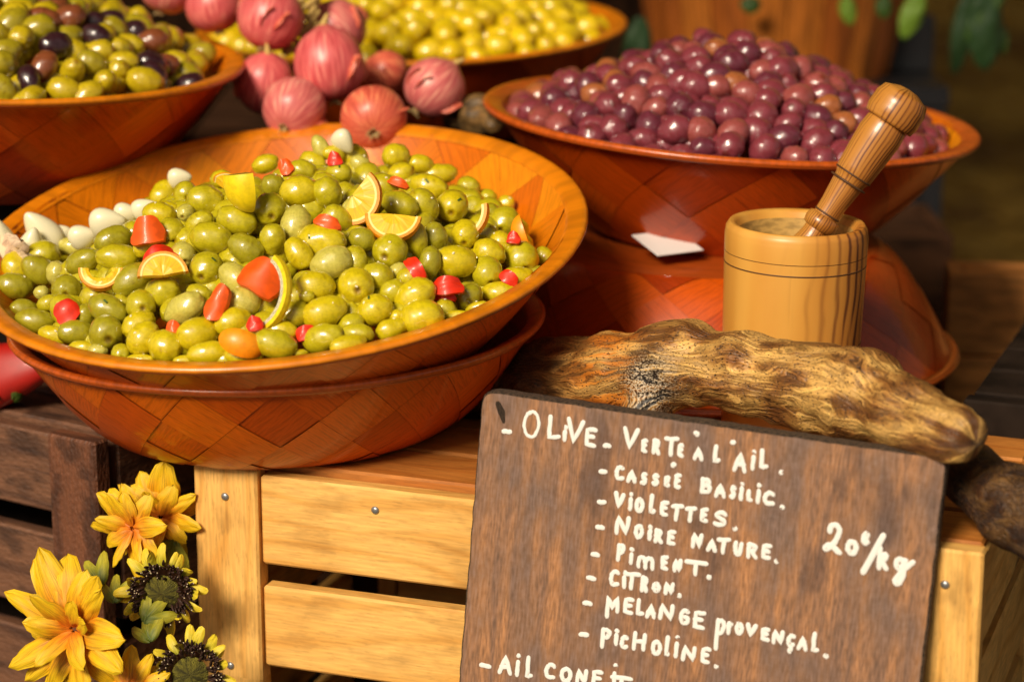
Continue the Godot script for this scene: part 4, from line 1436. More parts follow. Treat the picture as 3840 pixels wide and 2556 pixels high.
# ---------------------------------------------------------------- mortar and pestle
func mortar_and_pestle() -> void:
	var base := Vector3(0.1740, 0.1357, -0.0387)
	var h := base.y - 0.0006
	var b := Basis(Vector3.BACK, -0.018)
	var t := thing("mortar", "pale olive-wood mortar with turned grooves before the purple olives", "mortar", Transform3D(b * Basis(Vector3.UP, 4.55), base - b.y * h))
	var R := 0.0438
	var prof := [Vector2(0.0005, 0.0), Vector2(R * 0.9, 0.0), Vector2(R * 0.935, 0.003), Vector2(R * 0.955, 0.03), Vector2(R * 0.99, h - 0.03), Vector2(R, h - 0.008), Vector2(R * 0.985, h - 0.003), Vector2(R * 0.94, h), Vector2(R * 0.87, h - 0.0005), Vector2(R * 0.80, h - 0.005)]
	part("body", mortar_shell(prof, R), M.olive_wood, t)
	part("hollow", lathe_mesh([Vector2(R * 0.80, h - 0.005), Vector2(R * 0.77, h - 0.02), Vector2(R * 0.70, h - 0.06), Vector2(R * 0.45, h - 0.085), Vector2(0.0005, h - 0.09)], 48), M.olive_wood_in, t)
	for y in [h - 0.0175, h - 0.0245, 0.062]:
		var rr := lerpf(R * 0.955, R * 0.99, clampf((y - 0.03) / (h - 0.06), 0, 1)) + 0.0001
		part("groove", lathe_mesh([Vector2(rr - 0.001, y - 0.0005), Vector2(rr + 0.00015, y - 0.0004), Vector2(rr + 0.00015, y + 0.0004), Vector2(rr - 0.001, y + 0.0005)], 64), M.groove, t)
	# pestle leaning out to the right
	var top := Vector3(0.2389, 0.2137, -0.0441)
	var low := Vector3(0.1830, 0.1268, -0.0363)
	var ax := (top - low).normalized()
	var foot := low - ax * 0.028
	var len := foot.distance_to(top)
	var z := ax.cross(Vector3(0, 0, 1)).normalized()
	var basis := Basis(z.cross(ax).normalized(), ax, -z).orthonormalized()
	var p := thing("pestle", "turned olive-wood pestle with dark streaks leaning in the mortar", "pestle", Transform3D(basis * Basis(Vector3.UP, 3.75), foot))
	var s := 1.47 / 5543.0
	var L := len
	part("shaft", mortar_shell([Vector2(0.0005, -0.002), Vector2(0.012, 0.0), Vector2(0.0135, 0.008), Vector2(0.0088, 0.026), Vector2(30 * s, 0.030), Vector2(29 * s, 0.036), Vector2(31 * s, 0.052), Vector2(38 * s, 0.070), Vector2(45 * s, L - 0.058), Vector2(49 * s, L - 0.045), Vector2(53 * s, L - 0.030), Vector2(50 * s, L - 0.0225), Vector2(48 * s, L - 0.0212)], 1.0), M.pestle_wood, p)
	part("cap", mortar_shell([Vector2(48 * s, L - 0.0212), Vector2(60 * s, L - 0.0208), Vector2(65 * s, L - 0.016), Vector2(64 * s, L - 0.007), Vector2(56 * s, L - 0.0015), Vector2(24 * s, L + 0.002), Vector2(0.0005, L + 0.0026)], 1.0), M.pestle_wood, p)
	part("ring", lathe_mesh([Vector2(29 * s, 0.0335), Vector2(38 * s, 0.0345), Vector2(41 * s, 0.0385), Vector2(38 * s, 0.0425), Vector2(29 * s, 0.0435)], 40), M.pestle_wood, p)
	for y in [L - 0.0640, L - 0.0585, 0.0447]:
		var rr: float = (44.6 if y > 0.06 else 31.0) * s
		part("groove", lathe_mesh([Vector2(rr - 0.001, y - 0.0007), Vector2(rr + 0.0003, y - 0.0005), Vector2(rr + 0.0003, y + 0.0005), Vector2(rr - 0.001, y + 0.0007)], 40), M.groove, p)


func mortar_shell(prof: Array, R: float) -> ArrayMesh:
	# a lathe with u once round and v along the whole height
	var st := begin()
	var rows := []
	var uvs := []
	var top := -1.0
	for q in prof:
		top = maxf(top, q.y)
	var dense := []
	for i in prof.size() - 1:
		for k in 3:
			dense.append(prof[i].lerp(prof[i + 1], k / 3.0))
	dense.append(prof[-1])
	for q in dense:
		var r := []
		var u := []
		for j in 65:
			var a := TAU * (j % 64) / 64
			r.append(Vector3(cos(a) * q.x, q.y, sin(a) * q.x))
			u.append(Vector2(j / 64.0, q.y / top * 0.9))
		rows.append(r)
		uvs.append(u)
	grid(st, rows, uvs)
	return finish(st)


# ---------------------------------------------------------------- driftwood
func smin(a: float, b: float, k: float) -> float:
	var h := maxf(k - absf(a - b), 0.0) / k
	return minf(a, b) - h * h * k * 0.25


func nets(bones: Array, cell: float, k: float, rough: float, colour, uvf, seed_: int) -> ArrayMesh:
	# surface nets over tapered capsules joined smoothly
	var lo := Vector3(1e9, 1e9, 1e9)
	var hi := -lo
	for b in bones:
		for e in [[b[0], b[2]], [b[1], b[3]]]:
			lo = lo.min(e[0] - Vector3.ONE * (e[1] + cell * 3.0))
			hi = hi.max(e[0] + Vector3.ONE * (e[1] + cell * 3.0))
	var nx := int((hi.x - lo.x) / cell) + 2
	var ny := int((hi.y - lo.y) / cell) + 2
	var nz := int((hi.z - lo.z) / cell) + 2
	var f := PackedFloat32Array()
	f.resize(nx * ny * nz)
	f.fill(1.0)
	var nse := noise(38.0, 3, seed_)
	for b in bones:
		var m: float = maxf(b[2], b[3]) + cell * 3.0 + k
		var a0: Vector3 = ((b[0].min(b[1]) - Vector3.ONE * m - lo) / cell).floor().max(Vector3.ZERO)
		var a1: Vector3 = ((b[0].max(b[1]) + Vector3.ONE * m - lo) / cell).ceil().min(Vector3(nx - 1, ny - 1, nz - 1))
		var ab: Vector3 = b[1] - b[0]
		var den := maxf(ab.length_squared(), 1e-9)
		for z in range(int(a0.z), int(a1.z) + 1):
			for y in range(int(a0.y), int(a1.y) + 1):
				for x in range(int(a0.x), int(a1.x) + 1):
					var p := lo + Vector3(x, y, z) * cell
					var t := clampf((p - b[0]).dot(ab) / den, 0.0, 1.0)
					var d: float = p.distance_to(b[0] + ab * t) - lerpf(b[2], b[3], t)
					var id := x + nx * (y + ny * z)
					f[id] = smin(f[id], d, k)
	for z in nz:
		for y in ny:
			for x in nx:
				var id := x + nx * (y + ny * z)
				if f[id] < 0.02:
					var p := lo + Vector3(x, y, z) * cell
					f[id] += rough * nse.get_noise_3d(p.x, p.y * 1.6, p.z)
	var vid := {}
	var verts := PackedVector3Array()
	var idx := PackedInt32Array()
	for z in nz - 1:
		for y in ny - 1:
			for x in nx - 1:
				if absf(f[x + nx * (y + ny * z)]) > cell * 2.5:
					continue
				var sgn := 0
				var acc := Vector3.ZERO
				var cnt := 0
				var v := []
				for c in 8:
					var val := f[(x + (c & 1)) + nx * ((y + ((c >> 1) & 1)) + ny * (z + ((c >> 2) & 1)))]
					v.append(val)
					if val < 0.0:
						sgn += 1
				if sgn == 0 or sgn == 8:
					continue
				for e in [[0, 1], [2, 3], [4, 5], [6, 7], [0, 2], [1, 3], [4, 6], [5, 7], [0, 4], [1, 5], [2, 6], [3, 7]]:
					var fa: float = v[e[0]]
					var fb: float = v[e[1]]
					if (fa < 0.0) != (fb < 0.0):
						var t := fa / (fa - fb)
						var pa := Vector3(e[0] & 1, (e[0] >> 1) & 1, (e[0] >> 2) & 1)
						var pb := Vector3(e[1] & 1, (e[1] >> 1) & 1, (e[1] >> 2) & 1)
						acc += pa.lerp(pb, t)
						cnt += 1
				vid[Vector3i(x, y, z)] = verts.size()
				verts.append(lo + (Vector3(x, y, z) + acc / cnt) * cell)
	for key in vid:
		var c: Vector3i = key
		for ax in 3:
			var step := Vector3i.ZERO
			step[ax] = 1
			var u := Vector3i.ZERO
			var w := Vector3i.ZERO
			u[(ax + 1) % 3] = 1
			w[(ax + 2) % 3] = 1
			if not (vid.has(c - u) and vid.has(c - w) and vid.has(c - u - w)):
				continue
			var s0 := f[c.x + nx * (c.y + ny * c.z)]
			var e := c + step
			var s1 := f[e.x + nx * (e.y + ny * e.z)]
			if (s0 < 0.0) == (s1 < 0.0):
				continue
			var q := [vid[c - u - w], vid[c - w], vid[c], vid[c - u]]
			if s0 < 0.0:
				q = [q[0], q[3], q[2], q[1]]
			idx.append_array(PackedInt32Array([q[0], q[1], q[2], q[0], q[2], q[3]]))
	var st := begin()
	for p in verts:
		if colour != null:
			st.set_color(colour.call(p))
		st.set_uv(uvf.call(p) if uvf != null else Vector2(p.x, p.y) * 10.0)
		st.add_vertex(p)
	for i in idx:
		st.add_index(i)
	st.generate_normals()
	return st.commit()


func round_uv(p: Vector3, spine: Array) -> Vector2:
	# u along the branch, v round it (0.5 in front, 0.75 on top; the seam lies behind)
	var best := 1e9
	var u := 0.0
	var v := 0.0
	var len := 0.0
	var total := 0.0
	for i in spine.size() - 1:
		total += spine[i].distance_to(spine[i + 1])
	for i in spine.size() - 1:
		var a: Vector3 = spine[i]
		var ab: Vector3 = spine[i + 1] - a
		var t := (p - a).dot(ab) / ab.length_squared()
		if i > 0:
			t = maxf(t, 0.0)
		if i < spine.size() - 2:
			t = minf(t, 1.0)
		var c := a + ab * t
		var d := p.distance_to(c)
		if d < best:
			best = d
			u = (len + ab.length() * t) / total
			v = atan2(p.y - c.y, p.z - c.z + 0.3 * (c.x - p.x)) / TAU + 0.5
		len += ab.length()
	return Vector2(u * 0.92 + 0.04, v)


func driftwood_images() -> Array:
	var w := 1024
	var h := 512
	var im := Image.create(w, h, true, Image.FORMAT_RGB8)
	var hm := Image.create(w, h, true, Image.FORMAT_RGB8)
	var n1 := noise(1.0, 3, 701)
	var n2 := noise(1.0, 4, 702)
	var n3 := noise(1.0, 2, 703)
	var n4 := noise(1.0, 4, 704)
	var n6 := noise(1.0, 2, 706)
	for y in h:
		var ca := cos(TAU * y / h)
		var sa := sin(TAU * y / h)
		for x in w:
			var u := float(x) / w
			var wx := n1.get_noise_3d(x * 0.006, ca * 0.9, sa * 0.9)
			var yy := TAU * y / h + wx * 0.45
			var fib := n2.get_noise_3d(x * 0.010, cos(yy) * 7.0, sin(yy) * 7.0)
			var fine := n3.get_noise_3d(x * 0.03, cos(yy) * 30.0, sin(yy) * 30.0)
			var patch := n4.get_noise_3d(x * 0.008, ca * 1.3, sa * 1.3 + 5.0)
			var speck := n6.get_noise_2d(x * 0.16, y * 0.20)
			var c := Color(0.78, 0.60, 0.33).lerp(Color(0.46, 0.29, 0.14), clampf(0.34 + 1.7 * patch, 0.0, 1.0))
			c = c.lerp(Color(0.92, 0.78, 0.50), clampf(0.05 - 1.5 * patch + 0.7 * fib, 0.0, 0.5))
			c = c * (1.0 + 0.34 * fib + 0.26 * fine)
			# dark checks along the grain
			var crack := 1.0 - absf(fib) * 14.0
			if crack > 0.0 and patch > -0.05:
				c = c.lerp(Color(0.20, 0.12, 0.06), clampf(crack * 0.7, 0.0, 0.7))
			var hgt := 0.55 + 0.5 * fib + 0.25 * fine - 0.3 * maxf(crack, 0.0)
			var bark := smoothstep(0.30, 0.20, u + 0.10 * patch)
			c = c.lerp(Color(0.27, 0.19, 0.12) * (1.0 + 0.8 * fine + 0.5 * speck), bark * 0.95)
			var rust := exp(-pow((u - 0.375) / 0.045, 2.0))
			c = c.lerp(Color(0.85, 0.50, 0.14), clampf(rust * (0.35 + 1.8 * fib + patch), 0.0, 0.75))
			var spot := exp(-pow((u - 0.455) / 0.04, 2.0)) * exp(-pow((float(y) / h - 0.46) / 0.10, 2.0))
			c = c.lerp(Color(0.90, 0.86, 0.80), clampf(spot * (0.9 + 2.5 * speck), 0.0, 0.95))
			c = c.lerp(Color(0.11, 0.09, 0.08), clampf(spot * (0.5 - 3.0 * fib - 2.0 * speck), 0.0, 0.95))
			if speck > 0.50:
				c = c.lerp(Color(0.12, 0.07, 0.04), 0.85)
				hgt -= 0.5
			im.set_pixel(x, y, Color(clampf(c.r, 0, 1), clampf(c.g, 0, 1), clampf(c.b, 0, 1)))
			hm.set_pixel(x, y, gray(clampf(hgt, 0.0, 1.0)))
	return [ImageTexture.create_from_image(im), ImageTexture.create_from_image(hm)]


func driftwood() -> void:
	var pts := [[Vector3(-0.0260, 0.0121, -0.0884), 0.0185], [Vector3(0.0222, 0.0374, -0.0434), 0.0216], [Vector3(0.0635, 0.0514, -0.0006), 0.0226], [Vector3(0.0982, 0.0638, 0.0271), 0.0244], [Vector3(0.1364, 0.0677, 0.0572), 0.0211], [Vector3(0.1729, 0.0694, 0.0878), 0.0212], [Vector3(0.1958, 0.0688, 0.1086), 0.0233], [Vector3(0.2163, 0.0658, 0.1405), 0.0199], [Vector3(0.2364, 0.0651, 0.1717), 0.0167]]
	var bones := []
	for i in pts.size() - 1:
		bones.append([pts[i][0], pts[i + 1][0], pts[i][1], pts[i + 1][1]])
	# stubs of cut side branches that prop it up
	bones.append([Vector3(0.0882, 0.0520, 0.0251), Vector3(0.0697, 0.0287, 0.0417), 0.0155, 0.0097])
	bones.append([Vector3(0.1904, 0.0622, 0.1052), Vector3(0.1846, 0.0255, 0.0943), 0.0161, 0.0084])
	bones.append([Vector3(0.1268, 0.0554, 0.0553), Vector3(0.1655, 0.0497, 0.0930), 0.0101, 0.0074])
	bones.append([Vector3(0.0908, 0.0724, 0.0197), Vector3(0.1037, 0.0756, 0.0188), 0.0134, 0.0108])
	bones.append([Vector3(0.1934, 0.0805, 0.1055), Vector3(0.2043, 0.0829, 0.1048), 0.0131, 0.0082])
	var spine := []
	for q0 in pts:
		spine.append(q0[0])
	var uvf := func(p: Vector3) -> Vector2: return round_uv(p, spine)
	var st := nets(bones, 0.0025, 0.009, 0.0030, null, uvf, 311)
	solo("driftwood_log", st, M.driftwood, "gnarled golden driftwood branch lying across the top of the price board", "driftwood")
	var b2 := []
	var q := [[Vector3(0.2345, 0.0345, 0.0816), 0.0119], [Vector3(0.2543, 0.0289, 0.1245), 0.0155], [Vector3(0.2722, 0.0200, 0.1579), 0.0203], [Vector3(0.2960, 0.0063, 0.1927), 0.0194]]
	for i in 3:
		b2.append([q[i][0], q[i + 1][0], q[i][1], q[i + 1][1]])
	var spine2 := []
	for q0 in q:
		spine2.append(q0[0])
	var uvf2 := func(p: Vector3) -> Vector2: return round_uv(p, spine2)
	solo("driftwood_log", nets(b2, 0.0034, 0.010, 0.004, null, uvf2, 317), M.dark_branch, "dark barked branch pointing out to the right behind the price board", "driftwood")


# ---------------------------------------------------------------- price board
const LINES := [
	"- 13.3 -23.5 6.8 2.7;O 25.4 -23.6 11.0 16.4;L 39.5 -22.8 9.4 14.7;i 49.4 -22.8 2.5 10.1;V 51.0 -23.5 11.4 15.7;E 62.0 -23.7 7.7 11.9;- 73.3 -22.8 5.5 2.4;V 84.1 -21.7 10.3 13.6;E 95.3 -22.3 4.5 8.8;R 101.4 -22.2 5.7 9.7;T 108.2 -21.7 9.1 11.9;E 116.1 -21.6 4.4 8.5;A 125.3 -22.0 6.5 8.5;` 124.6 -8.4 3.9 3.4;L 136.4 -22.1 5.1 11.1;' 145.4 -10.4 1.7 2.4;A 148.1 -24.9 8.7 12.0;i 158.0 -22.7 2.2 12.2;L 162.3 -21.5 6.2 12.2;. 174.0 -22.9 2.6 2.4",
	"- 72.3 -37.8 5.7 2.2;C 81.4 -40.0 6.8 9.3;A 88.6 -40.4 6.6 8.3;S 96.8 -40.5 4.5 8.2;S 103.2 -40.0 5.0 8.0;E 110.2 -39.7 4.2 7.5;E 115.9 -39.7 4.6 9.5;/ 113.2 -27.8 3.2 3.2;B 130.7 -39.9 7.7 9.7;A 139.3 -41.0 7.3 8.9;S 147.9 -40.7 4.1 8.9;i 153.1 -40.5 2.2 11.1;L 157.2 -40.9 4.6 7.9;i 162.8 -40.9 2.4 12.4;C 166.6 -40.9 7.7 8.7;. 176.5 -42.2 2.6 2.5",
	"- 73.1 -55.3 5.8 2.2;V 82.5 -56.1 7.1 10.3;i 91.1 -56.1 2.3 11.3;O 94.8 -56.7 6.2 9.6;L 102.8 -56.3 5.0 12.2;E 109.2 -56.2 5.7 9.5;T 115.5 -58.0 7.9 10.7;T 123.7 -57.2 7.4 9.7;E 132.5 -56.3 5.1 9.2;S 139.9 -57.2 9.0 9.9;. 151.6 -58.1 2.9 2.9",
	"- 73.6 -69.9 5.6 2.5;N 84.2 -71.1 9.8 12.1;O 95.7 -71.5 6.3 9.1;i 103.7 -71.5 2.2 9.8;R 107.3 -72.1 6.0 9.1;E 114.7 -72.1 5.9 9.5;N 128.8 -71.7 7.6 9.8;A 138.0 -72.0 6.6 8.3;T 143.6 -72.2 8.3 10.2;U 153.0 -72.0 6.3 9.0;R 160.3 -72.2 7.5 9.7;E 168.7 -71.4 6.3 9.7;. 176.7 -72.6 2.9 2.7",
	"- 71.8 -85.9 6.1 2.5;P 86.6 -86.2 6.0 11.1;i 94.3 -86.7 2.5 10.4;m 98.6 -88.2 12.0 8.4;E 112.7 -86.9 5.2 9.3;N 119.7 -86.9 6.2 8.6;T 126.4 -87.2 13.8 9.8;. 139.6 -87.9 3.0 3.2",
	"- 70.5 -99.9 6.6 2.7;C 83.8 -100.9 7.3 10.4;i 91.6 -101.2 2.8 11.1;T 92.1 -101.2 10.6 11.1;R 102.2 -101.2 5.5 9.9;O 109.1 -100.5 5.7 6.9;N 115.8 -100.5 7.0 8.1;. 123.6 -101.3 2.7 3.0",
	"- 69.6 -114.7 6.6 2.5;M 82.8 -119.7 9.6 14.4;E 93.5 -115.6 6.8 10.4;L 101.0 -115.6 5.5 10.9;A 106.7 -115.8 7.0 9.2;N 114.1 -115.5 10.0 10.4;G 126.2 -116.2 7.0 10.1;E 134.2 -117.2 7.7 11.3;p 147.0 -127.4 7.1 19.2;r 153.6 -117.1 4.4 8.1;O 158.5 -116.6 5.6 8.3;V 164.6 -116.4 7.3 8.6;E 173.3 -117.5 5.6 8.6;N 179.4 -118.2 8.0 9.3;c 187.9 -121.8 5.8 11.9;A 194.1 -119.1 6.7 9.0;L 201.8 -119.1 5.3 12.4;. 209.3 -121.2 2.9 2.9",
	"- 69.3 -133.3 6.4 2.5;p 81.5 -137.8 7.6 12.8;i 90.0 -135.0 2.3 10.5;C 93.7 -136.1 5.6 9.0;H 100.4 -135.8 9.6 12.0;O 111.9 -136.5 7.0 9.7;L 119.8 -136.6 4.0 13.2;i 125.2 -135.8 2.5 13.9;N 129.5 -136.7 9.4 9.9;E 140.6 -136.2 6.2 10.4;. 148.8 -137.8 3.2 3.2",
	"- 11.6 -161.9 7.7 3.1;A 23.0 -163.5 9.2 12.2;i 33.4 -163.5 2.9 14.5;L 39.4 -163.5 5.2 14.2;C 50.8 -161.4 8.0 10.4;O 60.2 -161.8 8.0 9.9;N 69.4 -161.3 8.2 10.1;F 78.9 -160.9 7.7 10.6;i 91.1 -160.4 2.3 15.6;T 90.2 -161.4 13.5 10.5",
	"2 202.5 -62.9 11.4 18.9;0 214.3 -61.7 8.7 10.0;e 222.6 -54.6 5.6 8.3;/ 224.4 -70.8 12.2 25.5;k 231.7 -67.3 8.4 14.8;g 240.8 -74.8 13.1 18.1"]
# strokes on a 10 by 10 field; ~ marks a smooth stroke
const GLYPHS := {
	"-": "0,4 10,6", ".": "4,5 6,5", "'": "5,9 5,2", "`": "0,10 10,0", "/": "0,0 10,10",
	"O": "~5,10 2,9 0,5 2,1 5,0 8,1 10,5 8,9 5,10 3,9", "L": "1,10 1.5,0 10,1", "i": "4,6.5 5,0|4.5,10 5,9.6", "V": "0,10 4.5,0 10,9.5", "E": "10,10 1,9.6 1,0.2 10,0|1,5.2 8,5.4",
	"R": "1,0 1,10|~1,9.8 7,9.6 8.5,7.4 6,5.2 1.5,5|4,5 10,0", "T": "0,9 10,10|5,9.4 5,0", "A": "0,0 4.5,10 10,0|1.5,3.6 8.5,3.6", "C": "~9,9 5,10 1,7.5 0.5,3.5 3,0.2 9,0.6", "S": "~9,9 5,10 1.5,8 4,5.6 8,4.2 9,1.8 5,0 0.5,0.8",
	"B": "1,0 1,10|~1,9.8 7,9.6 8,7.6 5.5,5.5 1.5,5.2|~1.5,5.2 8,5 9.5,2.6 7,0.2 1,0", "N": "0.5,0 1,10 9,0.4 9.5,10", "U": "~0.5,10 1,3 4,0 8,1 9.5,10", "P": "1,0 1.5,10|~1,9.6 7,10 9.5,8 7,5.4 1.5,5", "p": "2,0 1.5,10|~1.5,9.4 6,10 9.6,8.6 7,5.8 2,5.6",
	"m": "~0.5,0 1,9 3,9.6 4.6,7 4.8,0|~4.8,5 6,9.4 8.6,9 9.6,0", "M": "1,0 1,10 5,4 9,10 9.5,3", "G": "~9,9 5,10 0.8,7 1,2 5,0 9.4,1.4 9.2,4.6 5.6,4.8", "r": "2,0 2,10|~2,6 5,9 9.5,9.6", "c": "~9.4,9.4 5,10 1,7.6 2,4.6 6,3.6 9,4.6|~5.6,3.4 6.6,1.8 4,0.2", "H": "1,0 1,10|9,0.4 9,9.6|1,5 9,5.2",
	"F": "9.5,10 1,9.6 1,0|1,5.2 8,5.4", "2": "~2,7.6 2.4,9.6 6,10 8.4,8 6,4 1,0.8 0.4,1.8 3,2.6 9.8,0.4", "0": "~5,9.6 2,9 1,4 4,0.4 8,1.4 9.4,6 7,9.6 4.4,9.4", "e": "~9,9.4 5,10 1,7 1,3 4.6,0 9.4,1|0,5 7,5.2", "k": "1,10 2,0.5|~2,4 6,7 8.4,6.2 6,4.4 3,4|4.4,3.8 9.6,0.4", "g": "~5.6,9 2.6,9.8 1,8 2.6,6.2 5,7.6 5.8,9.4|~5.8,9.4 5.4,4 3.4,0.4 1.4,1.6 4.4,5 10,9.4",
}


func smooth_line(p: Array) -> Array:
	var o := []
	for i in p.size() - 1:
		var a: Vector2 = p[maxi(i - 1, 0)]
		var d: Vector2 = p[mini(i + 2, p.size() - 1)]
		for k in 4:
			o.append(p[i].cubic_interpolate(p[i + 1], a, d, k / 4.0))
	o.append(p[-1])
	return o


func price_board() -> void:
	var b := Basis(Vector3(0.9438, -0.0490, 0.3270), Vector3(0.0823, 0.9926, -0.0889), Vector3(-0.3202, 0.1108, 0.9408)).orthonormalized()
	var t := thing("price_board", "brown wooden price board lettered in white, leaning on the pale crate", "price board", Transform3D(b, Vector3(-0.0168, 0.0656, 0.0878)))
	var w := 0.2642
	var h := 0.262
	var th := 0.012
	# outline with a rounded, slightly worn edge
	var n := noise(90.0, 2, 501)
	var out := []
	var rc := 0.007
	for c in [[rc, -rc, PI, PI / 2], [w - rc * 0.6, -rc * 0.6, PI / 2, 0.0], [w - rc, -h + rc, 0.0, -PI / 2], [rc, -h + rc, -PI / 2, -PI]]:
		for k in 6:
			var a := lerpf(c[2], c[3], k / 5.0)
			out.append(Vector2(c[0], c[1]) + Vector2(cos(a), sin(a)) * (rc if c[0] < w - 0.005 else rc * 0.6))
	var fine := []
	for i in out.size():
		var p: Vector2 = out[i]
		var q: Vector2 = out[(i + 1) % out.size()]
		var k := maxi(1, int(p.distance_to(q) / 0.004))
		for j in k:
			var m := p.lerp(q, float(j) / k)
			fine.append(m + (m - Vector2(w / 2, -h / 2)).normalized() * 0.0006 * n.get_noise_2d(m.x, m.y))
	var st := begin()
	st.set_smooth_group(-1)
	var c := Vector2(w / 2, -h / 2)
	var uvf := func(p: Vector2) -> Vector2: return Vector2(p.x / 0.27, -p.y / 0.27)
	var inset := []
	for p in fine:
		inset.append(p + (c - p).normalized() * 0.0012)
	for i in fine.size():
		var j := (i + 1) % fine.size()
		face3(st, Vector3(c.x, c.y, 0), Vector3(inset[i].x, inset[i].y, 0), Vector3(inset[j].x, inset[j].y, 0), Vector3.BACK, uvf.call(c), uvf.call(inset[i]), uvf.call(inset[j]))
	st.generate_normals()
	part("face", st.commit(), M.board, t)
	st = begin()
	st.set_smooth_group(-1)
	for i in fine.size():
		var j := (i + 1) % fine.size()
		var nn := Vector3((fine[i] - c).x, (fine[i] - c).y, 0.0)
		var e := [Vector3(inset[i].x, inset[i].y, 0), Vector3(inset[j].x, inset[j].y, 0), Vector3(fine[j].x, fine[j].y, -0.0014), Vector3(fine[i].x, fine[i].y, -0.0014), Vector3(fine[j].x, fine[j].y, -th), Vector3(fine[i].x, fine[i].y, -th)]
		var u := [Vector2(i * 0.02, 0), Vector2(i * 0.02 + 0.02, 0), Vector2(i * 0.02 + 0.02, 0.02), Vector2(i * 0.02, 0.02), Vector2(i * 0.02 + 0.02, 0.1), Vector2(i * 0.02, 0.1)]
		face3(st, e[0], e[1], e[2], nn + Vector3.BACK * 0.05, u[0], u[1], u[2])
		face3(st, e[0], e[2], e[3], nn + Vector3.BACK * 0.05, u[0], u[2], u[3])
		face3(st, e[3], e[2], e[4], nn, u[3], u[2], u[4])
		face3(st, e[3], e[4], e[5], nn, u[3], u[4], u[5])
		face3(st, Vector3(c.x, c.y, -th), e[5], e[4], Vector3.FORWARD)
	st.generate_normals()
	part("edge", st.commit(), M.board_edge, t)
	# a chip out of the top left corner
	part("chip", tube_mesh([Vector3(0.010, -0.0065, 0.0), Vector3(0.0125, -0.011, 0.0), Vector3(0.0142, -0.0165, 0.0)], [0.0016, 0.0022, 0.0009], 8, 0.15), M.board_edge, t)
	# brush lettering: each letter a raised stroke of paint
	for li in LINES.size():
		for item in LINES[li].split(";"):
			var f: PackedStringArray = item.split(" ")
			var g: String = f[0]
			var lw := 0.0034 if li == 9 else 0.0028
			var x := float(f[1]) * 0.001
			var y := float(f[2]) * 0.001
			var bw := float(f[3]) * 0.001
			var bh := float(f[4]) * 0.001
			if g == "O" and li == 0:
				lw = 0.0021
			if g in "-./'`":
				lw *= 1.12
			st = begin()
			for stroke in GLYPHS[g].split("|"):
				var soft: bool = stroke.begins_with("~")
				var pts := []
				for q in stroke.trim_prefix("~").split(" "):
					var v: PackedStringArray = q.split(",")
					pts.append(Vector2(float(v[0]), float(v[1])) / 10.0)
				if soft:
					pts = smooth_line(pts)
				else:
					var dense := []
					for i in pts.size() - 1:
						for k in 3:
							dense.append(pts[i].lerp(pts[i + 1], k / 3.0))
					dense.append(pts[-1])
					pts = dense
				var p3 := []
				var rr := []
				var half := lw * 0.5
				for q in pts:
					var wob := 0.00018
					p3.append(Vector3(x + half + q.x * maxf(bw - lw, 0.0004) + rng.randf_range(-wob, wob), y + half + q.y * maxf(bh - lw, 0.0004) + rng.randf_range(-wob, wob), 0.0001))
					rr.append(half * rng.randf_range(0.9, 1.1))
				add_tube(st, p3, rr, 8, 0.16)
			if y + bh > -0.255:
				part("lettering", finish(st), M.white_paint, t)


# ---------------------------------------------------------------- sunflowers
func petal_mesh(length: float, width: float, curl: float, cup: float, base: Color, tip: Color, variant: int) -> ArrayMesh:
	# grows along +y from the origin, face towards +z
	var st := begin()
	var n := noise(0.6, 2, 600 + variant)
	var rows := []
	var uvs := []
	var cols := []
	for i in 10:
		var t := i / 9.0
		var w := width * 0.5 * (0.25 + 0.75 * sin(PI * pow(t, 0.75) * 0.93 + 0.08)) * (1.0 if i < 9 else 0.12)
		var bend := curl * t
		var row := []
		var u := []
		var c := []
		for j in 7:
			var s := j / 3.0 - 1.0
			var z := -cup * w * s * s + 0.16 * width * n.get_noise_2d(t * 4.0, s * 2.5) + 0.03 * width * cos(s * 9.0) * (1.0 - t)
			var y := length * (sin(bend) / curl if absf(curl) > 0.01 else t)
			var zz := length * ((1.0 - cos(bend)) / maxf(absf(curl), 0.001)) * signf(-curl)
			row.append(Vector3(s * w + 0.05 * width * n.get_noise_2d(t * 2.0, 7.0), absf(y), z + zz))
			u.append(Vector2(t * 0.5 + variant * 0.3, s * 0.4))
			var k := clampf(t * 1.5 - 0.15 + 0.35 * n.get_noise_2d(t * 4.0, s * 6.0 + 30.0) + 0.15 * absf(s), 0.0, 1.0)
			c.append(base.lerp(tip, k))
		rows.append(row)
		uvs.append(u)
		cols.append(c)
	grid(st, rows, uvs, cols)
	return finish(st)


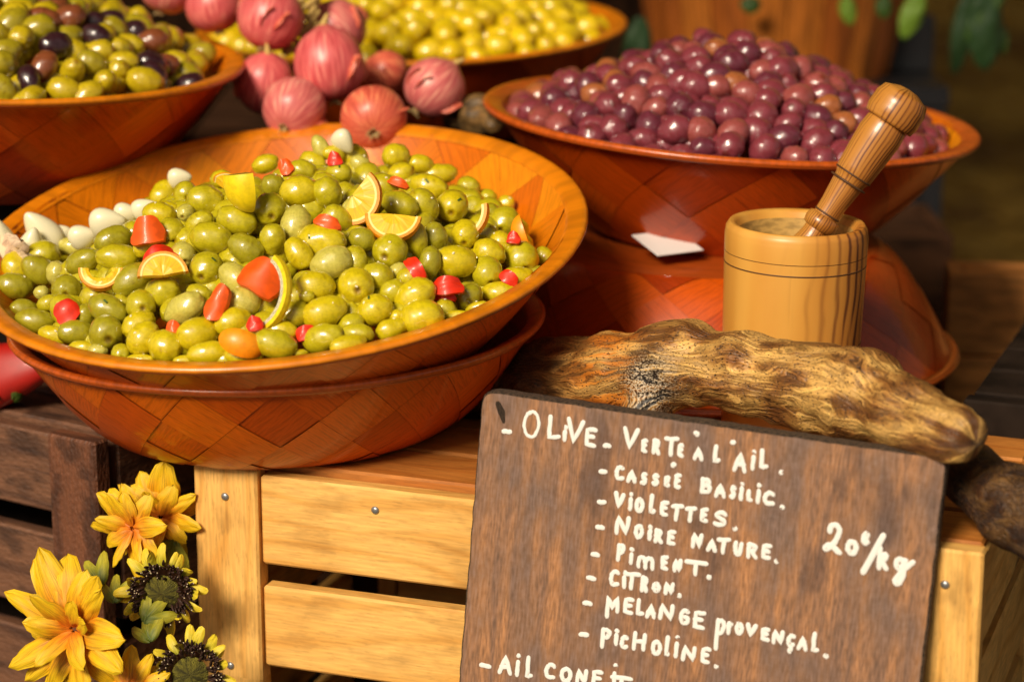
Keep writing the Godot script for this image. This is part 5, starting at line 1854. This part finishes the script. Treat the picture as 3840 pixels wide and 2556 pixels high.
func flower_head(label: String, at: Vector3, facing: Vector3, size: float, petals: Array, disc: float, sepals: int, open: float) -> void:
	# petals: [angle degrees, length factor, width factor, lift degrees]
	var t := thing("sunflower", label, "sunflower", Transform3D(look(facing, 0.0), at), "cloth sunflowers between the crates")
	var kinds := []
	for k in 4:
		kinds.append(petal_mesh(1.0, [0.42, 0.48, 0.36, 0.50][k], [0.35, 0.9, 0.55, 1.3][k], 0.35, Color(0.80, 0.20, 0.004), Color(0.92, 0.58, 0.004), k))
	for i in petals.size():
		var q: Array = petals[i]
		var b := Basis(Vector3.BACK, deg_to_rad(q[0] - 90.0)) * Basis(Vector3.RIGHT, deg_to_rad(q[3])) * Basis(Vector3.UP, rng.randf_range(-0.35, 0.35))
		part("petal", kinds[i % 4], M.petal, t, Transform3D(b * Basis.from_scale(Vector3(q[2], q[1], q[1]) * size), b * Vector3(0, disc * 0.55, 0.0) + Vector3(0, 0, 0.0015 * (i % 3))))
	if sepals:
		var sk := []
		for k in 3:
			sk.append(petal_mesh(1.0, 0.42, [0.9, -0.7, 1.3][k], 0.4, Color(0.42, 0.40, 0.03), Color(0.88, 0.66, 0.03), 20 + k))
		for i in sepals:
			var a := TAU * i / sepals + rng.randf_range(-0.12, 0.12)
			var b := Basis(Vector3.BACK, a) * Basis(Vector3.RIGHT, rng.randf_range(0.1, 1.0)) * Basis(Vector3.UP, rng.randf_range(-0.6, 0.6))
			var s := disc * rng.randf_range(0.65, 1.0)
			part("sepal", sk[i % 3], M.sepal, t, Transform3D(b * Basis.from_scale(Vector3(s, s, s)), Basis(Vector3.BACK, a) * Vector3(0, disc * 0.82, -0.002)))
	if disc > 0.0 and sepals:
		var prof := []
		for i in 9:
			var r := i / 8.0
			prof.append(Vector2(maxf(disc * 0.62 * (1.0 - r), 0.0003), disc * 0.25 * sin(r * PI / 2) - 0.001))
		part("disc", lathe_mesh(prof, 32), M.flower_eye, t, Transform3D(Basis(Vector3.RIGHT, PI / 2), Vector3(0, 0, 0.001)))
		var st := begin()
		var tips := begin()
		for i in 230:
			var a := rng.randf() * TAU
			var r := disc * lerpf(0.50, 1.02, sqrt(rng.randf()))
			var p := Vector3(cos(a) * r, sin(a) * r, 0.0)
			var d := Vector3(cos(a) * 0.5 + rng.randf_range(-0.4, 0.4), sin(a) * 0.5 + rng.randf_range(-0.4, 0.4), 1.0).normalized() * disc * rng.randf_range(0.22, 0.40)
			add_tube(st, [p, p + d * 0.5, p + d], [0.0009, 0.0010, 0.0006], 5)
			if i % 4 == 0:
				add_tube(tips, [p + d, p + d * 1.1], [0.0005, 0.0004], 5)
		var fl := part("florets", finish(st), M.floret, t)
		fl.set_meta("kind", "stuff")
		var ft := part("floret_tips", finish(tips), M.floret_tip, t)
		ft.set_meta("kind", "stuff")


func sunflowers() -> void:
	flower_head("yellow sunflower with drooping petals highest, tucked against the crate post", Vector3(-0.2134, -0.0365, 0.0095), Vector3(-0.25, -0.1, 1.0), 0.0331, [[82, 1.05, 1.5, 10], [112, 0.9, 0.9, 15], [142, 0.95, 0.9, 12], [20, 0.9, 0.9, 15], [355, 0.85, 0.9, 25], [232, 0.9, 0.9, 25], [160, 1.0, 0.9, 15], [128, 0.8, 0.9, 30], [250, 0.95, 0.95, 20], [298, 0.95, 0.95, 25], [40, 0.9, 0.8, 20], [60, 0.75, 0.8, 35], [105, 0.7, 0.8, 40], [185, 0.75, 0.7, 30], [210, 0.8, 0.8, 40], [330, 0.7, 0.8, 50], [272, 0.6, 0.8, 60]], 0.003, 0, 0.0)
	flower_head("yellow sunflower with long narrow petals, left of the highest one", Vector3(-0.2262, -0.0368, 0.0303), Vector3(-0.45, 0.05, 0.9), 0.0334, [[150, 0.95, 1.1, 10], [137, 0.9, 0.9, 12], [192, 1.0, 0.9, 8], [218, 0.95, 0.9, 12], [278, 0.95, 0.9, 12], [318, 0.8, 0.9, 25], [108, 0.8, 0.9, 20], [178, 1.15, 0.8, 5], [125, 0.75, 0.9, 25], [262, 1.15, 0.95, 5], [232, 0.8, 0.45, 10], [205, 0.7, 0.6, 35], [165, 0.7, 0.7, 40], [95, 0.7, 0.7, 35], [245, 0.75, 0.6, 35], [60, 0.7, 0.7, 30], [300, 0.7, 0.7, 40], [20, 0.8, 0.8, 30]], 0.003, 0, 0.0)
	flower_head("big full sunflower with orange heart at the lower left", Vector3(-0.2535, -0.0797, 0.0863), Vector3(-0.35, 0.25, 0.9), 0.0497, [[118, 1.0, 0.90, 15], [134, 1.0, 0.8, 18], [161, 1.02, 0.8, 12], [185, 1.0, 0.8, 10], [211, 0.95, 0.8, 12], [240, 0.92, 0.8, 10], [270, 0.85, 0.8, 12], [100, 0.9, 0.8, 25], [60, 0.8, 0.8, 30], [150, 1.05, 0.72, 8], [172, 1.0, 0.72, 5], [197, 0.95, 0.70, 5], [225, 0.95, 0.75, 5], [255, 0.9, 0.75, 5], [285, 0.8, 0.7, 15], [312, 0.8, 0.8, 20], [340, 0.9, 0.85, 30], [8, 0.8, 0.8, 40], [45, 0.75, 0.7, 40], [85, 0.75, 0.6, 45], [135, 0.65, 0.6, 50], [185, 0.6, 0.6, 55], [240, 0.6, 0.6, 55], [300, 0.55, 0.6, 60], [20, 0.55, 0.6, 60], [75, 0.5, 0.5, 65]], 0.006, 0, 0.0)
	flower_head("dark-eyed sunflower head without petals beside the crate post", Vector3(-0.2082, -0.0689, 0.0554), Vector3(0.0, 0.08, 1.0), 0.0155, [], 0.0170, 22, 0.0)
	flower_head("dark-eyed sunflower head cut by the bottom edge", Vector3(-0.1871, -0.1037, 0.0979), Vector3(0.05, 0.35, 0.95), 0.0152, [], 0.0172, 24, 0.0)
	flower_head("half hidden yellow sunflower below the big full one", Vector3(-0.2217, -0.1130, 0.1004), Vector3(-0.2, 0.3, 0.9), 0.0278, [[60, 0.9, 0.8, 20], [95, 0.95, 0.9, 10], [125, 0.9, 0.8, 10], [150, 0.9, 0.8, 10], [30, 0.9, 0.8, 10], [180, 0.9, 0.8, 10]], 0.004, 0, 0.0)
	var leaves := [[Vector3(-0.2457, -0.0675, 0.0468), 0.022, 0.9, "curled green leaf above the big full sunflower"], [Vector3(-0.2371, -0.0757, 0.0542), 0.018, 0.2, "small green leaf between the big sunflower and the dark eye"], [Vector3(-0.2180, -0.0832, 0.0665), 0.020, -0.6, "green leaf under the upper dark-eyed head"], [Vector3(-0.2052, -0.0498, 0.0193), 0.020, 2.8, "dark green leaf behind the highest sunflower's lower petals"], [Vector3(-0.2134, -0.0925, 0.0742), 0.018, 0.5, "green leaf between the two dark-eyed heads"]]
	for l in leaves:
		var t := thing("flower_leaf", l[3], "leaf", Transform3D(look(Vector3(-0.2, 0.3, 0.9), l[2]), l[0]), "leaves among the sunflowers")
		for k in 3:
			part("leaflet", petal_mesh(l[1] * 1.1, l[1] * 0.40, 1.0, 0.5, Color(0.10, 0.16, 0.01), Color(0.50, 0.44, 0.03), 40 + k), M.sepal, t, Transform3D(Basis(Vector3.BACK, (k - 1) * 0.7), Vector3.ZERO))


# ---------------------------------------------------------------- planter and the rest
func planter() -> void:
	var st := thing("plant_stand", "black stand under the wooden planter at the back", "stand", Transform3D(Basis(), Vector3(0.27, -0.3, -0.97)))
	part("top", box_mesh(Vector3(0.285, 0.02, 0.24), 0.002), M.black_metal, st, Transform3D(Basis(), Vector3(0, 0.38, 0)))
	part("back_rail", box_mesh(Vector3(0.06, 0.055, 0.012), 0.002), M.black_metal, st, Transform3D(Basis(), Vector3(0.112, 0.418, 0.02)))
	for x in [-1.0, 1.0]:
		for z in [-1.0, 1.0]:
			part("leg", box_mesh(Vector3(0.02, 0.369, 0.02), 0.001), M.black_metal, st, Transform3D(Basis(), Vector3(x * 0.13, 0.1845, z * 0.108)))
	part("panel", box_mesh(Vector3(0.238, 0.36, 0.008), 0.001), M.black_metal, st, Transform3D(Basis(), Vector3(0, 0.185, 0.108)))
	var t := thing("planter_tub", "reddish staved wooden planter tub behind the purple olives", "planter", Transform3D(Basis(), Vector3(0.255, 0.0905, -0.965)))
	var n := 22
	var r0 := 0.116
	var r1 := 0.150
	var h := 0.19
	for i in n:
		var a0 := TAU * i / n
		var half := PI / n * 0.96
		var s := begin()
		s.set_smooth_group(-1)
		var P := []
		var off := rng.randf() * 3.0
		for y in 2:
			for k in 3:
				var a := a0 + (k - 1) * half
				var r := (r0 if y == 0 else r1) - (0.002 if k != 1 else 0.0)
				P.append(Vector3(cos(a) * r, y * h, sin(a) * r))
			for k in [2, 0]:
				var a: float = a0 + (k - 1) * half
				var r := (r0 if y == 0 else r1) - 0.014
				P.append(Vector3(cos(a) * r, y * h, sin(a) * r))
		var d := Vector3(cos(a0), 0, sin(a0))
		for k in 5:
			var k2 := (k + 1) % 5
			var c: Vector3 = (P[k] + P[k2]) * 0.5 - d * (r0 - 0.007)
			face3(s, P[k], P[k2], P[5 + k2], c, Vector2(0 + off, k * 0.08), Vector2(off, k2 * 0.08), Vector2(1 + off, k2 * 0.08))
			face3(s, P[k], P[5 + k2], P[5 + k], c, Vector2(off, k * 0.08), Vector2(1 + off, k2 * 0.08), Vector2(1 + off, k * 0.08))
		for k in [1, 2, 3]:
			face3(s, P[5], P[5 + k], P[6 + k], Vector3.UP)
			face3(s, P[0], P[k], P[k + 1], Vector3.DOWN)
		s.generate_normals()
		part("stave", s.commit(), M["stave%d" % (rng.randi() % 3)], t)
	part("soil", lathe_mesh([Vector2(0.0005, h - 0.03), Vector2(r1 - 0.018, h - 0.03), Vector2(r1 - 0.02, h - 0.05)], 24), M.black_wood, t)
	# foliage hanging into view
	var leafs := [[Vector3(0.1152, 0.1683, -0.7514), 0.085, 0.030, 3.05, M.leaf_dark, "long dark leaf hanging left of the planter"], [Vector3(0.3003, 0.1838, -0.7763), 0.020, 0.016, 3.4, M.leaf_light, "small light leaf tip over the planter's middle"], [Vector3(0.3688, 0.1853, -0.7767), 0.032, 0.022, 2.8, M.leaf_light, "bright green leaf tip over the planter's right side"], [Vector3(0.3355, 0.1846, -0.7765), 0.016, 0.016, 3.2, M.leaf, "small green leaf tip between the two light ones"], [Vector3(0.4326, 0.1848, -0.8076), 0.055, 0.035, 3.2, M.leaf_dark, "dark green leaf hanging before the stone wall"], [Vector3(0.4290, 0.1789, -0.8578), 0.060, 0.022, 3.0, M.leaf_dark, "dark narrow leaf left of the other before the wall"], [Vector3(0.4433, 0.1573, -0.8210), 0.026, 0.020, 3.5, M.leaf, "lowest green leaf before the stone wall"], [Vector3(0.4493, 0.1886, -0.8086), 0.045, 0.022, 2.6, M.leaf, "upper right leaf before the stone wall"], [Vector3(0.2191, 0.1802, -0.8064), 0.012, 0.02, 3.1, M.leaf, "tiny leaf tip over the planter's left half"]]
	for l in leafs:
		solo("leaf", petal_mesh(l[1] * 1.35, l[2], 0.5, 0.5, Color(1, 1, 1), Color(1, 1, 1), 60), l[4], l[5], "leaf", Transform3D(Basis(Vector3.BACK, l[3]) * Basis(Vector3.RIGHT, 0.2), l[0]), "leaves hanging from above at the back")


func small_things() -> void:
	# a folded price card under the purple bowl
	var st := begin()
	st.set_smooth_group(-1)
	chamfer_box(st, Vector3.ZERO, Vector3(0.036, 0.0008, 0.034), 0.0002)
	st.generate_normals()
	solo("paper_card", st.commit(), M.paper, "white paper card caught between the purple bowl and the upturned bowl", "card", Transform3D(Basis(Vector3.UP, 0.5) * Basis(Vector3.RIGHT, 0.22), Vector3(0.1043, 0.0916, -0.1770)))
	# red pepper on the dark crate
	var shape := func(lat: float, a: float) -> Vector2:
		var r := pow(maxf(0.0, 1.0 - lat * lat), 0.45)
		return Vector2(lat * 1.5, r * (0.62 - 0.22 * lat) * (1.0 + 0.09 * cos(3.0 * a + 0.5)))
	var t := thing("red_pepper", "glossy red pepper on the dark crate beneath the big bowl", "pepper", Transform3D(frame_along(Vector3(0.75, 0.30, 0.3), 0.3), Vector3(-0.3287, 0.0210, -0.1012)))
	part("flesh", blob_mesh(func(lat, a): return shape.call(lat, a) * 0.032, 20, 30), M.deep_red, t)
	part("stem", tube_mesh([Vector3(-0.044, 0, 0), Vector3(-0.058, 0.004, 0)], [0.004, 0.003], 8), M.leaf, t)
	for k in [[Vector3(-0.3179, 0.0118, -0.0728), 1.2, "green leaf under the red pepper, right one"], [Vector3(-0.3300, 0.0123, -0.0781), 0.6, "green leaf under the red pepper, left one"]]:
		solo("leaf", petal_mesh(0.022, 0.008, 0.6, 0.5, Color(1, 1, 1), Color(1, 1, 1), 70), M.leaf, k[2], "leaf", Transform3D(Basis(Vector3.BACK, -2.0 + k[1]) * Basis(Vector3.RIGHT, -1.1), k[0]))
	# knobbly root between the bowls
	var bones := [[Vector3(-0.0408, 0.1521, -0.3226), Vector3(-0.0242, 0.1573, -0.3033), 0.010, 0.012], [Vector3(-0.0242, 0.1573, -0.3033), Vector3(-0.0117, 0.1538, -0.2817), 0.012, 0.007]]
	var n := noise(120.0, 3, 811)
	var colour := func(p: Vector3) -> Color: return Color(0.30, 0.16, 0.05).lerp(Color(0.08, 0.05, 0.02), clampf(0.5 + 1.5 * n.get_noise_3d(p.x, p.y, p.z), 0, 1))
	solo("root_piece", nets(bones, 0.003, 0.008, 0.004, colour, null, 815), M.root, "small knobbly brown root between the onions and the purple bowl", "root")
